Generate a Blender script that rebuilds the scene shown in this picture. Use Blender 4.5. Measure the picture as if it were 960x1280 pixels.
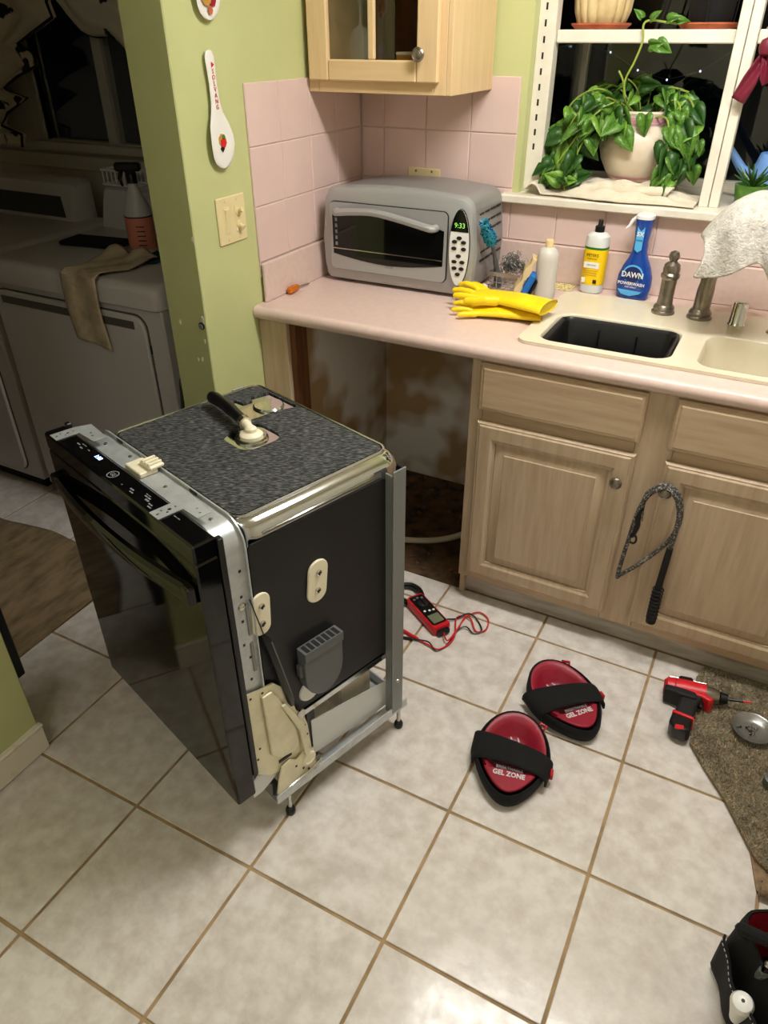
import bpy, bmesh, math, random
from mathutils import Vector, Matrix, noise as mnoise

for o in list(bpy.data.objects):
    bpy.data.objects.remove(o)
SC = bpy.context.scene
COL = SC.collection
random.seed(7)
PI = math.pi

# ------------------------------------------------------------------ camera
def make_camera():
    yaw, pitch, roll = 0.4866, 0.5841, -0.0024
    f = Vector((-math.sin(yaw)*math.cos(pitch), math.cos(yaw)*math.cos(pitch), -math.sin(pitch)))
    r = Vector((math.cos(yaw), math.sin(yaw), 0))
    u = r.cross(f)
    c, s = math.cos(roll), math.sin(roll)
    r, u = c*r + s*u, -s*r + c*u
    cam = bpy.data.cameras.new('camera')
    cam.sensor_fit = 'VERTICAL'
    cam.sensor_height = 36.0
    cam.sensor_width = 27.0
    cam.lens = 911.06/1280*36.0
    cam.clip_start = 0.02
    o = bpy.data.objects.new('camera', cam)
    COL.objects.link(o)
    m = Matrix((r, u, -f)).transposed().to_4x4()
    m.translation = (1.4274, -2.5232, 1.6276)
    o.matrix_world = m
    SC.camera = o
make_camera()

# ------------------------------------------------------------------ world and exposure
w = bpy.data.worlds.new('night')
SC.world = w
w.use_nodes = True
w.node_tree.nodes['Background'].inputs[0].default_value = (0.010, 0.012, 0.016, 1)
w.node_tree.nodes['Background'].inputs[1].default_value = 0.04
SC.view_settings.view_transform = 'Standard'
SC.view_settings.look = 'None'
SC.view_settings.gamma = 1.0
SC.view_settings.use_curve_mapping = False
SC.view_settings.exposure = 0.0
LAMP_STRENGTH = 56.0
FILL_STRENGTH = 22.0  # strength of the added fill light behind the camera
LAMP_COLOR = (1.0, 0.975, 0.94)
LAMP_POS = (1.32, -0.98, 2.44)     # fluorescent ceiling box, long side along the sink wall

# ------------------------------------------------------------------ materials
def lin(c):
    return tuple(((x/255.0)/12.92 if x/255.0 <= 0.04045 else ((x/255.0+0.055)/1.055)**2.4) for x in c)

MATS = {}
def mat(name, rgb, rough=0.5, metal=0.0, rgb2=None, scale=8.0, bump=0.0, bscale=60.0, coat=0.0, spec=0.5,
        trans=0.0, ior=1.45, emit=None, estr=0.0, stretch=(1, 1, 1), lo=0.4, hi=0.65, detail=4.0, per_object=False,
        rough2=None, sheen=0.0, sss=0.0, alpha=1.0):
    m = bpy.data.materials.new(name)
    m.use_nodes = True
    nt = m.node_tree
    N, Lk = nt.nodes, nt.links
    b = N['Principled BSDF']
    b.inputs['Base Color'].default_value = (*lin(rgb), 1)
    b.inputs['Roughness'].default_value = rough
    b.inputs['Metallic'].default_value = metal
    b.inputs['Specular IOR Level'].default_value = spec
    b.inputs['Coat Weight'].default_value = coat
    b.inputs['Coat Roughness'].default_value = 0.08
    b.inputs['Transmission Weight'].default_value = trans
    b.inputs['IOR'].default_value = ior
    b.inputs['Sheen Weight'].default_value = sheen
    b.inputs['Alpha'].default_value = alpha
    if sss:
        b.inputs['Subsurface Weight'].default_value = sss
        b.inputs['Subsurface Radius'].default_value = (0.02, 0.02, 0.02)
    if emit:
        b.inputs['Emission Color'].default_value = (*lin(emit), 1)
        b.inputs['Emission Strength'].default_value = estr
    vec = None
    if rgb2 or bump or rough2 is not None:
        tc = N.new('ShaderNodeTexCoord')
        mp = N.new('ShaderNodeMapping')
        mp.inputs['Scale'].default_value = stretch
        Lk.new(tc.outputs['Object'], mp.inputs['Vector'])
        if per_object:
            oi = N.new('ShaderNodeObjectInfo')
            mul = N.new('ShaderNodeMath'); mul.operation = 'MULTIPLY'; mul.inputs[1].default_value = 57.0
            Lk.new(oi.outputs['Random'], mul.inputs[0])
            cb = N.new('ShaderNodeCombineXYZ')
            for i in range(3):
                Lk.new(mul.outputs[0], cb.inputs[i])
            Lk.new(cb.outputs[0], mp.inputs['Location'])
        vec = mp.outputs[0]
    if rgb2 or rough2 is not None:
        no = N.new('ShaderNodeTexNoise')
        no.inputs['Scale'].default_value = scale
        no.inputs['Detail'].default_value = detail
        no.inputs['Roughness'].default_value = 0.6
        Lk.new(vec, no.inputs['Vector'])
        mr = N.new('ShaderNodeMapRange')
        mr.inputs[1].default_value = lo
        mr.inputs[2].default_value = hi
        Lk.new(no.outputs['Fac'], mr.inputs[0])
        if rgb2:
            mx = N.new('ShaderNodeMix'); mx.data_type = 'RGBA'
            mx.inputs[6].default_value = (*lin(rgb), 1)
            mx.inputs[7].default_value = (*lin(rgb2), 1)
            Lk.new(mr.outputs[0], mx.inputs[0])
            Lk.new(mx.outputs[2], b.inputs['Base Color'])
        if rough2 is not None:
            m2 = N.new('ShaderNodeMapRange')
            m2.inputs[3].default_value = rough
            m2.inputs[4].default_value = rough2
            Lk.new(mr.outputs[0], m2.inputs[0])
            Lk.new(m2.outputs[0], b.inputs['Roughness'])
    if bump:
        n2 = N.new('ShaderNodeTexNoise')
        n2.inputs['Scale'].default_value = bscale
        n2.inputs['Detail'].default_value = 3.0
        Lk.new(vec, n2.inputs['Vector'])
        bp = N.new('ShaderNodeBump')
        bp.inputs['Strength'].default_value = bump
        bp.inputs['Distance'].default_value = 0.004
        Lk.new(n2.outputs['Fac'], bp.inputs['Height'])
        Lk.new(bp.outputs[0], b.inputs['Normal'])
    MATS[name] = m
    return m

def glass_mat(name, tint=(255, 255, 255), refl=1.0):
    m = bpy.data.materials.new(name)
    m.use_nodes = True
    nt = m.node_tree
    nt.nodes.clear()
    out = nt.nodes.new('ShaderNodeOutputMaterial')
    tr = nt.nodes.new('ShaderNodeBsdfTransparent'); tr.inputs[0].default_value = (*lin(tint), 1)
    gl = nt.nodes.new('ShaderNodeBsdfGlossy'); gl.inputs['Roughness'].default_value = 0.01
    fr = nt.nodes.new('ShaderNodeLayerWeight'); fr.inputs[0].default_value = 0.5
    pw = nt.nodes.new('ShaderNodeMath'); pw.operation = 'POWER'; pw.inputs[1].default_value = 5.0
    mu = nt.nodes.new('ShaderNodeMath'); mu.operation = 'MULTIPLY_ADD'; mu.inputs[1].default_value = 0.92*min(refl, 1.0); mu.inputs[2].default_value = 0.045*refl
    mx = nt.nodes.new('ShaderNodeMixShader')
    nt.links.new(fr.outputs['Facing'], pw.inputs[0])
    nt.links.new(pw.outputs[0], mu.inputs[0])
    nt.links.new(mu.outputs[0], mx.inputs[0])
    nt.links.new(tr.outputs[0], mx.inputs[1])
    nt.links.new(gl.outputs[0], mx.inputs[2])
    nt.links.new(mx.outputs[0], out.inputs[0])
    MATS[name] = m

mat('green_paint', (196, 200, 142), 0.5, rgb2=(190, 194, 136), scale=3, bump=0.08, bscale=220)
mat('cream_paint', (206, 198, 176), 0.7)
mat('ceiling_paint', (232, 226, 210), 0.8)
mat('grout', (172, 144, 104), 0.85, rgb2=(140, 116, 84), scale=14)
mat('wall_grout', (214, 196, 186), 0.8)
mat('floor_tile', (222, 216, 209), 0.17, rgb2=(190, 180, 170), scale=22, bump=0.18, bscale=20, per_object=True, lo=0.36, hi=0.74, detail=9, rough2=0.29)
mat('pink_tile', (224, 197, 188), 0.18, rgb2=(219, 192, 184), scale=4, bump=0.03, bscale=12, per_object=True)
mat('pink_laminate', (219, 194, 183), 0.32, rgb2=(213, 188, 177), scale=60)
mat('oak', (196, 174, 146), 0.5, rgb2=(178, 154, 126), scale=9, stretch=(6, 6, 0.5), bump=0.06, bscale=40, lo=0.35, hi=0.7)
mat('oak_across', (196, 172, 142), 0.5, rgb2=(178, 152, 122), scale=9, stretch=(0.5, 6, 6), bump=0.06, bscale=40, lo=0.35, hi=0.7)
mat('maple', (226, 198, 152), 0.42, rgb2=(216, 184, 138), scale=8, stretch=(6, 6, 0.5), lo=0.3, hi=0.75)
mat('maple_across', (226, 198, 152), 0.42, rgb2=(216, 184, 138), scale=8, stretch=(0.5, 6, 6), lo=0.3, hi=0.75)
mat('old_wood', (122, 78, 42), 0.7, rgb2=(86, 52, 28), scale=7, stretch=(6, 6, 0.6))
mat('kick_board', (188, 180, 166), 0.55, rgb2=(160, 150, 136), scale=12, stretch=(0.6, 4, 4))
mat('subfloor', (100, 74, 50), 0.9, rgb2=(48, 36, 26), scale=14, bump=0.4, bscale=50)
mat('drywall', (232, 228, 220), 0.85, rgb2=(178, 150, 112), scale=2.0, detail=3, lo=0.46, hi=0.54)
mat('white_paint', (234, 228, 212), 0.45, rgb2=(224, 216, 198), scale=10)
mat('old_white', (228, 221, 205), 0.55, rgb2=(190, 178, 152), scale=16, lo=0.55, hi=0.78)
mat('ivory_plastic', (226, 210, 160), 0.35)
mat('black_gloss', (7, 7, 8), 0.06, spec=0.5)
mat('black_plastic', (14, 14, 15), 0.35)
mat('black_matte', (16, 16, 17), 0.7)
mat('black_pad', (13, 13, 14), 0.45, rgb2=(19, 19, 20), scale=5, bump=0.35, bscale=9)
mat('steel', (200, 198, 190), 0.16, metal=1.0)
mat('dish_steel', (150, 150, 148), 0.3, metal=0.75)
mat('cut_glass', (225, 230, 228), 0.05, alpha=0.22, spec=1.0)
mat('polished_steel', (206, 209, 212), 0.09, metal=1.0)
mat('galvanised', (196, 200, 200), 0.36, metal=0.45, rgb2=(178, 182, 183), scale=26)
mat('grey_steel', (136, 139, 137), 0.42, metal=0.4)
mat('zinc', (226, 220, 188), 0.42, metal=0.45, rgb2=(212, 206, 176), scale=14)
mat('cream_plastic', (232, 224, 196), 0.4)
mat('grey_plastic', (92, 95, 96), 0.42)
mat('light_plate', (208, 210, 208), 0.42, metal=0.4)
mat('blue_led', (120, 160, 255), 0.4, emit=(150, 180, 255), estr=6.0)
mat('print_white', (200, 202, 205), 0.5)
mat('print_grey', (120, 122, 125), 0.5)
mat('icon_white', (130, 133, 138), 0.5)
mat('silver_paint', (146, 147, 146), 0.34, metal=0.3)
mat('silver_light', (168, 169, 168), 0.32, metal=0.3)
mat('dark_glass', (12, 13, 13), 0.05)
mat('oven_dark', (26, 25, 24), 0.6)
mat('clock_digits', (120, 190, 90), 0.5, emit=(150, 220, 90), estr=0.8)
mat('pewter', (150, 142, 130), 0.32, metal=0.9, rgb2=(128, 120, 110), scale=30)
mat('chrome', (210, 210, 208), 0.06, metal=1.0)
mat('enamel', (224, 215, 190), 0.16, rgb2=(217, 206, 180), scale=5)
mat('yellow_rubber', (246, 214, 20), 0.42, rgb2=(240, 202, 14), scale=20)
mat('teal_bristle', (64, 170, 190), 0.6)
mat('blue_bristle', (22, 60, 120), 0.6)
mat('sponge_cream', (226, 200, 150), 0.9, bump=0.3, bscale=200)
mat('sponge_blue', (34, 110, 190), 0.9, bump=0.3, bscale=200)
mat('red_plastic', (178, 24, 34), 0.4)
mat('bright_red', (206, 30, 40), 0.38)
mat('dark_red', (150, 26, 44), 0.55)
mat('gel_red', (146, 24, 46), 0.42, rgb2=(132, 18, 38), scale=12)
mat('black_fabric', (7, 7, 8), 0.9, bump=0.3, bscale=500)
mat('steel_wool', (120, 120, 116), 0.4, metal=0.8)
mat('wire_chrome', (196, 192, 182), 0.25, metal=0.9)
mat('milky_plastic', (208, 203, 194), 0.4, sss=0.2)
mat('clear_plastic', (220, 222, 218), 0.3, sss=0.2)
mat('soap_yellow', (250, 208, 10), 0.45)
mat('label_green', (30, 110, 40), 0.5)
mat('label_white', (238, 236, 230), 0.5)
mat('label_black', (24, 22, 20), 0.5)
mat('blue_bottle', (14, 66, 156), 0.16, coat=0.4)
mat('light_blue', (90, 180, 235), 0.4)
mat('navy', (16, 36, 96), 0.4)
mat('white_plastic', (236, 236, 232), 0.3)
mat('white_ceramic', (236, 234, 226), 0.14, coat=0.3)
mat('terracotta', (190, 104, 66), 0.7, rgb2=(170, 88, 54), scale=20)
mat('pot_cream', (236, 222, 198), 0.35, rgb2=(226, 208, 184), scale=9)
mat('pot_pink', (206, 150, 158), 0.4)
mat('planter_cream', (226, 206, 156), 0.4, rgb2=(206, 180, 128), scale=12)
mat('soil', (50, 36, 24), 0.95, bump=0.6, bscale=120)
mat('leaf_green', (66, 110, 34), 0.34, rgb2=(104, 146, 58), scale=14, per_object=True)
mat('leaf_pale', (128, 168, 66), 0.36, rgb2=(84, 136, 40), scale=14, per_object=True)
mat('leaf_dark', (38, 74, 26), 0.4, rgb2=(54, 96, 34), scale=14, per_object=True)
mat('vine', (146, 166, 70), 0.5)
mat('towel_cream', (232, 222, 200), 0.95, rgb2=(222, 208, 180), scale=24, bump=0.6, bscale=420, sheen=0.2)
mat('towel_white', (212, 207, 197), 0.95, rgb2=(176, 171, 161), scale=70, bump=1.0, bscale=200, sheen=0.1, lo=0.35, hi=0.7)
mat('rag_cloth', (196, 180, 150), 0.95, rgb2=(172, 154, 124), scale=20, bump=0.4, bscale=300)
mat('mat_speckle', (226, 210, 150), 0.7, rgb2=(150, 134, 80), scale=130, lo=0.5, hi=0.6)
mat('wine_ribbon', (112, 24, 46), 0.5)
mat('can_blue', (120, 164, 226), 0.4)
mat('amber', (226, 126, 20), 0.2, trans=0.35)
mat('rope_dark', (58, 56, 54), 0.8, rgb2=(150, 146, 140), scale=200, lo=0.52, hi=0.58)
mat('rug_pile', (172, 163, 138), 0.95, rgb2=(138, 129, 106), scale=30, bump=0.3, bscale=150)
mat('brown_mat', (140, 116, 90), 0.9, rgb2=(118, 96, 72), scale=60, bump=0.4, bscale=260)
mat('laundry_rug', (140, 120, 88), 0.95, rgb2=(104, 88, 62), scale=7, bump=0.8, bscale=110, stretch=(3, 1, 1))
mat('appliance_white', (204, 200, 198), 0.32)
mat('appliance_seam', (90, 86, 82), 0.5)
mat('panel_dark', (26, 26, 28), 0.3)
mat('bottle_white', (190, 188, 184), 0.4)
mat('orange_label', (206, 126, 104), 0.5)
mat('curtain', (215, 205, 182), 0.95)
mat('curtain_trim', (24, 34, 22), 0.9)
mat('window_dark', (190, 184, 168), 0.6)
mat('brass_box', (190, 140, 60), 0.4)
mat('hose_white', (206, 200, 184), 0.5)
mat('screen_lcd', (112, 118, 92), 0.3)
mat('stitch', (190, 190, 186), 0.8)
mat('lamp_metal', (230, 228, 222), 0.4)
glass_mat('pane_glass', (245, 248, 246), 1.0)
glass_mat('door_glass', (232, 231, 226), 1.0)
glass_mat('clear_glass', (246, 250, 250), 1.4)
m = bpy.data.materials.new('lamp_diffuser')
m.use_nodes = True
m.node_tree.nodes.clear()
_o = m.node_tree.nodes.new('ShaderNodeOutputMaterial'); _e = m.node_tree.nodes.new('ShaderNodeEmission')
_e.inputs[0].default_value = (*LAMP_COLOR, 1); _e.inputs[1].default_value = LAMP_STRENGTH
m.node_tree.links.new(_e.outputs[0], _o.inputs[0])
MATS['lamp_diffuser'] = m
m2_ = m.copy(); m2_.name = 'fill_diffuser'
[n for n in m2_.node_tree.nodes if n.type == 'EMISSION'][0].inputs[1].default_value = FILL_STRENGTH
MATS['fill_diffuser'] = m2_

# cream paper curtain with dark ivy blotches
def ivy_mat():
    m = MATS['curtain']; nt = m.node_tree; N = nt.nodes; Lk = nt.links
    tc = N.new('ShaderNodeTexCoord'); vo = N.new('ShaderNodeTexVoronoi'); vo.inputs['Scale'].default_value = 9.0
    n1 = N.new('ShaderNodeTexNoise'); n1.inputs['Scale'].default_value = 34.0
    Lk.new(tc.outputs['Object'], vo.inputs['Vector']); Lk.new(tc.outputs['Object'], n1.inputs['Vector'])
    ad = N.new('ShaderNodeMath'); ad.operation = 'MULTIPLY_ADD'; ad.inputs[1].default_value = 0.5
    Lk.new(n1.outputs['Fac'], ad.inputs[0]); Lk.new(vo.outputs['Distance'], ad.inputs[2])
    mr = N.new('ShaderNodeMapRange'); mr.inputs[1].default_value = 0.46; mr.inputs[2].default_value = 0.50
    Lk.new(ad.outputs[0], mr.inputs[0])
    mx = N.new('ShaderNodeMix'); mx.data_type = 'RGBA'
    mx.inputs[6].default_value = (*lin((30, 34, 24)), 1); mx.inputs[7].default_value = (*lin((215, 205, 182)), 1)
    Lk.new(mr.outputs[0], mx.inputs[0]); Lk.new(mx.outputs[2], N['Principled BSDF'].inputs['Base Color'])
ivy_mat()

# felt-like insulation: dark with pale directional scratches
def felt_mat():
    m = mat('felt', (30, 31, 31), 0.85, bump=0.5, bscale=120, stretch=(1, 6, 1)); nt = m.node_tree; N = nt.nodes; Lk = nt.links
    tc = N.new('ShaderNodeTexCoord'); mq = N.new('ShaderNodeMapping'); mq.inputs['Rotation'].default_value = (0, 0, math.radians(-45))
    mp = N.new('ShaderNodeMapping'); mp.inputs['Scale'].default_value = (70, 420, 60)
    n1 = N.new('ShaderNodeTexNoise'); n1.inputs['Scale'].default_value = 1.0; n1.inputs['Detail'].default_value = 5
    Lk.new(tc.outputs['Object'], mq.inputs[0]); Lk.new(mq.outputs[0], mp.inputs[0]); Lk.new(mp.outputs[0], n1.inputs['Vector'])
    mr = N.new('ShaderNodeMapRange'); mr.inputs[1].default_value = 0.46; mr.inputs[2].default_value = 0.76
    Lk.new(n1.outputs['Fac'], mr.inputs[0])
    mx = N.new('ShaderNodeMix'); mx.data_type = 'RGBA'
    mx.inputs[6].default_value = (*lin((26, 27, 27)), 1); mx.inputs[7].default_value = (*lin((126, 128, 126)), 1)
    Lk.new(mr.outputs[0], mx.inputs[0]); Lk.new(mx.outputs[2], N['Principled BSDF'].inputs['Base Color'])
felt_mat()

# ------------------------------------------------------------------ mesh helpers
def V(*a):
    return Vector(a)

def frame(d):
    d = Vector(d).normalized()
    a = Vector((0, 0, 1)) if abs(d.z) < 0.9 else Vector((1, 0, 0))
    x = a.cross(d).normalized()
    return x, d.cross(x), d

class MB:
    def __init__(s):
        s.v = []; s.f = []
    def add(s, vs, fs, M=None):
        n = len(s.v)
        s.v += [tuple(M @ Vector(p)) if M else tuple(p) for p in vs]
        s.f += [tuple(i+n for i in f) for f in fs]
        return s
    def box(s, x0, x1, y0, y1, z0, z1, ch=0.0, M=None):
        if x1 < x0: x0, x1 = x1, x0
        if y1 < y0: y0, y1 = y1, y0
        if z1 < z0: z0, z1 = z1, z0
        if ch <= 0:
            vs = [(x, y, z) for z in (z0, z1) for y in (y0, y1) for x in (x0, x1)]
            fs = [(0, 2, 3, 1), (4, 5, 7, 6), (0, 1, 5, 4), (2, 6, 7, 3), (0, 4, 6, 2), (1, 3, 7, 5)]
            return s.add(vs, fs, M)
        ch = min(ch, (x1-x0)*0.49, (y1-y0)*0.49, (z1-z0)*0.49)
        lo = (x0, y0, z0); hi = (x1, y1, z1)
        vs = []; idx = {}
        for cx in (0, 1):
            for cy in (0, 1):
                for cz in (0, 1):
                    for ax in range(3):
                        c = (cx, cy, cz)
                        p = []
                        for k in range(3):
                            if k == ax: p.append(hi[k] if c[k] else lo[k])
                            else: p.append(hi[k]-ch if c[k] else lo[k]+ch)
                        idx[(cx, cy, cz, ax)] = len(vs); vs.append(tuple(p))
        fs = []
        for ax in range(3):
            a, b = [k for k in range(3) if k != ax]
            for sd in (0, 1):
                q = []
                for (i, j) in ((0, 0), (1, 0), (1, 1), (0, 1)):
                    c = [0, 0, 0]; c[ax] = sd; c[a] = i; c[b] = j
                    q.append(idx[(*c, ax)])
                flip = (sd == 0) ^ (ax == 1)
                fs.append(tuple(reversed(q)) if flip else tuple(q))
        for ax in range(3):      # edges parallel to ax
            a, b = [k for k in range(3) if k != ax]
            for i in (0, 1):
                for j in (0, 1):
                    c0 = [0, 0, 0]; c1 = [0, 0, 0]
                    c0[a] = c1[a] = i; c0[b] = c1[b] = j; c1[ax] = 1
                    fs.append((idx[(*c0, a)], idx[(*c1, a)], idx[(*c1, b)], idx[(*c0, b)]))
        for cx in (0, 1):
            for cy in (0, 1):
                for cz in (0, 1):
                    fs.append(tuple(idx[(cx, cy, cz, k)] for k in range(3)))
        return s.add(vs, fs, M)
    def loft(s, rings, cap0=True, cap1=True, closed=True, M=None):
        n = len(rings[0]); vs = [p for r in rings for p in r]; fs = []
        for i in range(len(rings)-1):
            for j in range(n if closed else n-1):
                k = (j+1) % n
                fs.append((i*n+j, i*n+k, (i+1)*n+k, (i+1)*n+j))
        if cap0: fs.append(tuple(reversed(range(n))))
        if cap1: fs.append(tuple(range((len(rings)-1)*n, len(rings)*n)))
        return s.add(vs, fs, M)
    def lathe(s, prof, c=(0, 0, 0), n=24, M=None, cap=True, axis=None):
        rings = []
        if axis is None:
            X, Y, Z = V(1, 0, 0), V(0, 1, 0), V(0, 0, 1)
        else:
            X, Y, Z = frame(axis)
        c = Vector(c)
        for r, z in prof:
            rings.append([c + X*(r*math.cos(2*PI*i/n)) + Y*(r*math.sin(2*PI*i/n)) + Z*z for i in range(n)])
        return s.loft(rings, cap, cap, True, M)
    def cyl(s, p0, p1, r0, r1=None, n=12, M=None):
        p0 = Vector(p0); p1 = Vector(p1)
        r1 = r0 if r1 is None else r1
        return s.lathe([(r0, 0), (r1, (p1-p0).length)], p0, n, M, True, p1-p0)
    def tube(s, pts, r, n=8, M=None, closed=False):
        pts = [Vector(p) for p in pts]
        rs = r if isinstance(r, (list, tuple)) else [r]*len(pts)
        rings = []; px = None
        m = len(pts)
        for i, p in enumerate(pts):
            if closed: t = pts[(i+1) % m]-pts[i-1]
            else: t = pts[min(i+1, m-1)]-pts[max(i-1, 0)]
            t.normalize()
            if px is None: X = frame(t)[0]
            else:
                X = px - t*px.dot(t)
                X = X.normalized() if X.length > 1e-6 else frame(t)[0]
            Y = t.cross(X); px = X
            rings.append([p + X*(rs[i]*math.cos(2*PI*k/n)) + Y*(rs[i]*math.sin(2*PI*k/n)) for k in range(n)])
        if closed:
            rings.append(rings[0])
            return s.loft(rings, False, False, True, M)
        return s.loft(rings, True, True, True, M)
    def prism(s, poly, h0, h1, M=None):          # polygon in XY extruded along Z
        n = len(poly)
        return s.loft([[(x, y, h0) for x, y in poly], [(x, y, h1) for x, y in poly]], True, True, True, M)
    def plate(s, outer, holes, z0, z1, M=None):  # polygon with holes, extruded along Z
        bm = bmesh.new()
        edges = []
        for loop in [outer]+list(holes):
            vs = [bm.verts.new((x, y, 0)) for x, y in loop]
            edges += [bm.edges.new((vs[i], vs[(i+1) % len(vs)])) for i in range(len(vs))]
        bmesh.ops.triangle_fill(bm, use_beauty=True, use_dissolve=False, edges=edges, normal=(0, 0, 1))
        bm.verts.index_update()
        vs = [(v.co.x, v.co.y) for v in bm.verts]; n = len(vs)
        fs = [tuple(v.index for v in f.verts) for f in bm.faces]
        bedge = [tuple(v.index for v in e.verts) for e in bm.edges if len(e.link_faces) == 1]
        bm.free()
        allv = [(x, y, z1) for x, y in vs] + [(x, y, z0) for x, y in vs]
        allf = list(fs) + [tuple(i+n for i in reversed(f)) for f in fs] + [(a, b, b+n, a+n) for a, b in bedge]
        return s.add(allv, allf, M)
    def grid(s, fn, nu, nv, M=None):
        vs = [fn(i/nu, j/nv) for j in range(nv+1) for i in range(nu+1)]
        fs = [(j*(nu+1)+i, j*(nu+1)+i+1, (j+1)*(nu+1)+i+1, (j+1)*(nu+1)+i) for j in range(nv) for i in range(nu)]
        return s.add(vs, fs, M)
    def mesh(s, name, ang=35):
        me = bpy.data.meshes.new(name)
        me.from_pydata(s.v, [], s.f)
        me.validate()
        bm = bmesh.new(); bm.from_mesh(me)
        bmesh.ops.recalc_face_normals(bm, faces=bm.faces)
        bm.to_mesh(me); bm.free()
        if ang:
            me.polygons.foreach_set('use_smooth', [True]*len(me.polygons))
            me.set_sharp_from_angle(angle=math.radians(ang))
        return me
    def build(s, name, m, parent=None, ang=35, **tags):
        return put(name, s.mesh(name, ang), m, parent, **tags)

def put(name, me, m, parent=None, loc=None, rot=None, label=None, cat=None, group=None, kind=None):
    o = bpy.data.objects.new(name, me)
    COL.objects.link(o)
    if m:
        mm = MATS[m] if isinstance(m, str) else m
        if len(me.materials) == 0: me.materials.append(mm)
        else:
            o.material_slots[0].link = 'OBJECT'; o.material_slots[0].material = mm
    if parent: o.parent = parent
    if loc: o.location = loc
    if rot: o.rotation_euler = rot
    tag(o, label, cat, group, kind)
    return o

def tag(o, label=None, cat=None, group=None, kind=None):
    if label: o['label'] = label
    if cat: o['category'] = cat
    if group: o['group'] = group
    if kind: o['kind'] = kind
    return o

def thing(name, loc, label, cat, group=None, rz=0.0, rot=None, kind=None):
    o = bpy.data.objects.new(name, None)
    COL.objects.link(o)
    o.empty_display_size = 0.05
    o.location = loc
    o.rotation_euler = rot if rot else (0, 0, rz)
    return tag(o, label, cat, group, kind)

def solid(o, t, off=0.0):
    md = o.modifiers.new('thickness', 'SOLIDIFY'); md.thickness = t; md.offset = off
    return o

def subd(o, n=1):
    md = o.modifiers.new('smooth', 'SUBSURF'); md.levels = n; md.render_levels = n
    return o

def bev(o, w, n=2):
    md = o.modifiers.new('bevel', 'BEVEL'); md.width = w; md.segments = n; md.limit_method = 'ANGLE'
    md.angle_limit = math.radians(40)
    return o

def rrect(x0, x1, y0, y1, r, n=5):
    pts = []
    for cx, cy, a in ((x1-r, y1-r, 0), (x0+r, y1-r, 90), (x0+r, y0+r, 180), (x1-r, y0+r, 270)):
        for i in range(n+1):
            t = math.radians(a+90*i/n)
            pts.append((cx+r*math.cos(t), cy+r*math.sin(t)))
    return pts

def circ(cx, cy, r, n=24, ry=None):
    ry = r if ry is None else ry
    return [(cx+r*math.cos(2*PI*i/n), cy+ry*math.sin(2*PI*i/n)) for i in range(n)]

def smooth_path(pts, sub=6):
    pts = [Vector(p) for p in pts]
    out = []
    for i in range(len(pts)-1):
        p0 = pts[max(i-1, 0)]; p1 = pts[i]; p2 = pts[i+1]; p3 = pts[min(i+2, len(pts)-1)]
        for k in range(sub):
            t = k/sub
            out.append(0.5*((2*p1)+(p2-p0)*t+(2*p0-5*p1+4*p2-p3)*t*t+(3*p1-p0-3*p2+p3)*t**3))
    out.append(pts[-1])
    return out

def basis(o, x, y):
    x = Vector(x).normalized(); y = Vector(y); y = (y-x*y.dot(x)).normalized(); z = x.cross(y)
    m = Matrix((x, y, z)).transposed().to_4x4(); m.translation = o
    return m

def text(name, body, size, M, m, parent=None, depth=0.0003, ax='CENTER', sx=1.0, bold=0.0):
    cu = bpy.data.curves.new(name, 'FONT')
    cu.body = body; cu.size = size; cu.align_x = ax; cu.align_y = 'CENTER'; cu.extrude = depth; cu.offset = bold
    cu.resolution_u = 2
    tmp = bpy.data.objects.new(name, cu)
    COL.objects.link(tmp)
    bpy.context.view_layer.update()
    me = bpy.data.meshes.new_from_object(tmp.evaluated_get(bpy.context.evaluated_depsgraph_get()))
    bpy.data.objects.remove(tmp); bpy.data.curves.remove(cu)
    me.transform(M @ Matrix.Diagonal((sx, 1, 1, 1)))
    me.materials.clear()
    return put(name, me, m, parent)

def struct(name, mb, m, parent=None, ang=35):
    return mb.build(name, m, parent, ang, kind=None if parent else 'structure')

# ================================================================== THE SETTING
CEIL = 2.45
TS = 0.3509                      # floor tile pitch
TX, TY = 1.4026, -1.4704         # a grout crossing
# ---- floor
fl = struct('floor', MB().box(-2.7, 3.2, -3.7, 0.06, -0.10, -0.004), 'grout')
G = 0.0075
_tcache = {}
def floor_tile(x0, x1, y0, y1):
    key = (round(x1-x0, 4), round(y1-y0, 4))
    if key not in _tcache:
        wx, wy = key[0]/2-G/2, key[1]/2-G/2
        _tcache[key] = MB().box(-wx, wx, -wy, wy, -0.0042, 0.0, ch=0.0014).mesh('floor_tile')
    o = put('floor_tile', _tcache[key], 'floor_tile', fl, loc=((x0+x1)/2, (y0+y1)/2, 0))
    return o
KICK = -0.646
for i in range(-10, 5):
    for j in range(-6, 5):
        x0, x1 = TX+i*TS, TX+(i+1)*TS
        y0, y1 = TY+j*TS, TY+(j+1)*TS
        if x1 < -2.0 or x0 > 2.8: continue
        if x0 > -0.14:
            y1 = min(y1, KICK)
        elif y0 > -0.6: continue
        if y1-y0 < 0.02: continue
        floor_tile(x0, x1, y0, y1)
# old dark floor left bare in the dishwasher bay
MB().box(0.10, 0.74, KICK, 0.0, -0.004, -0.001).build('bare_subfloor', 'subfloor', fl)

# ---- ceiling
struct('ceiling', MB().box(-2.7, 3.2, -3.7, 0.2, CEIL, CEIL+0.1), 'ceiling_paint')

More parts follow.
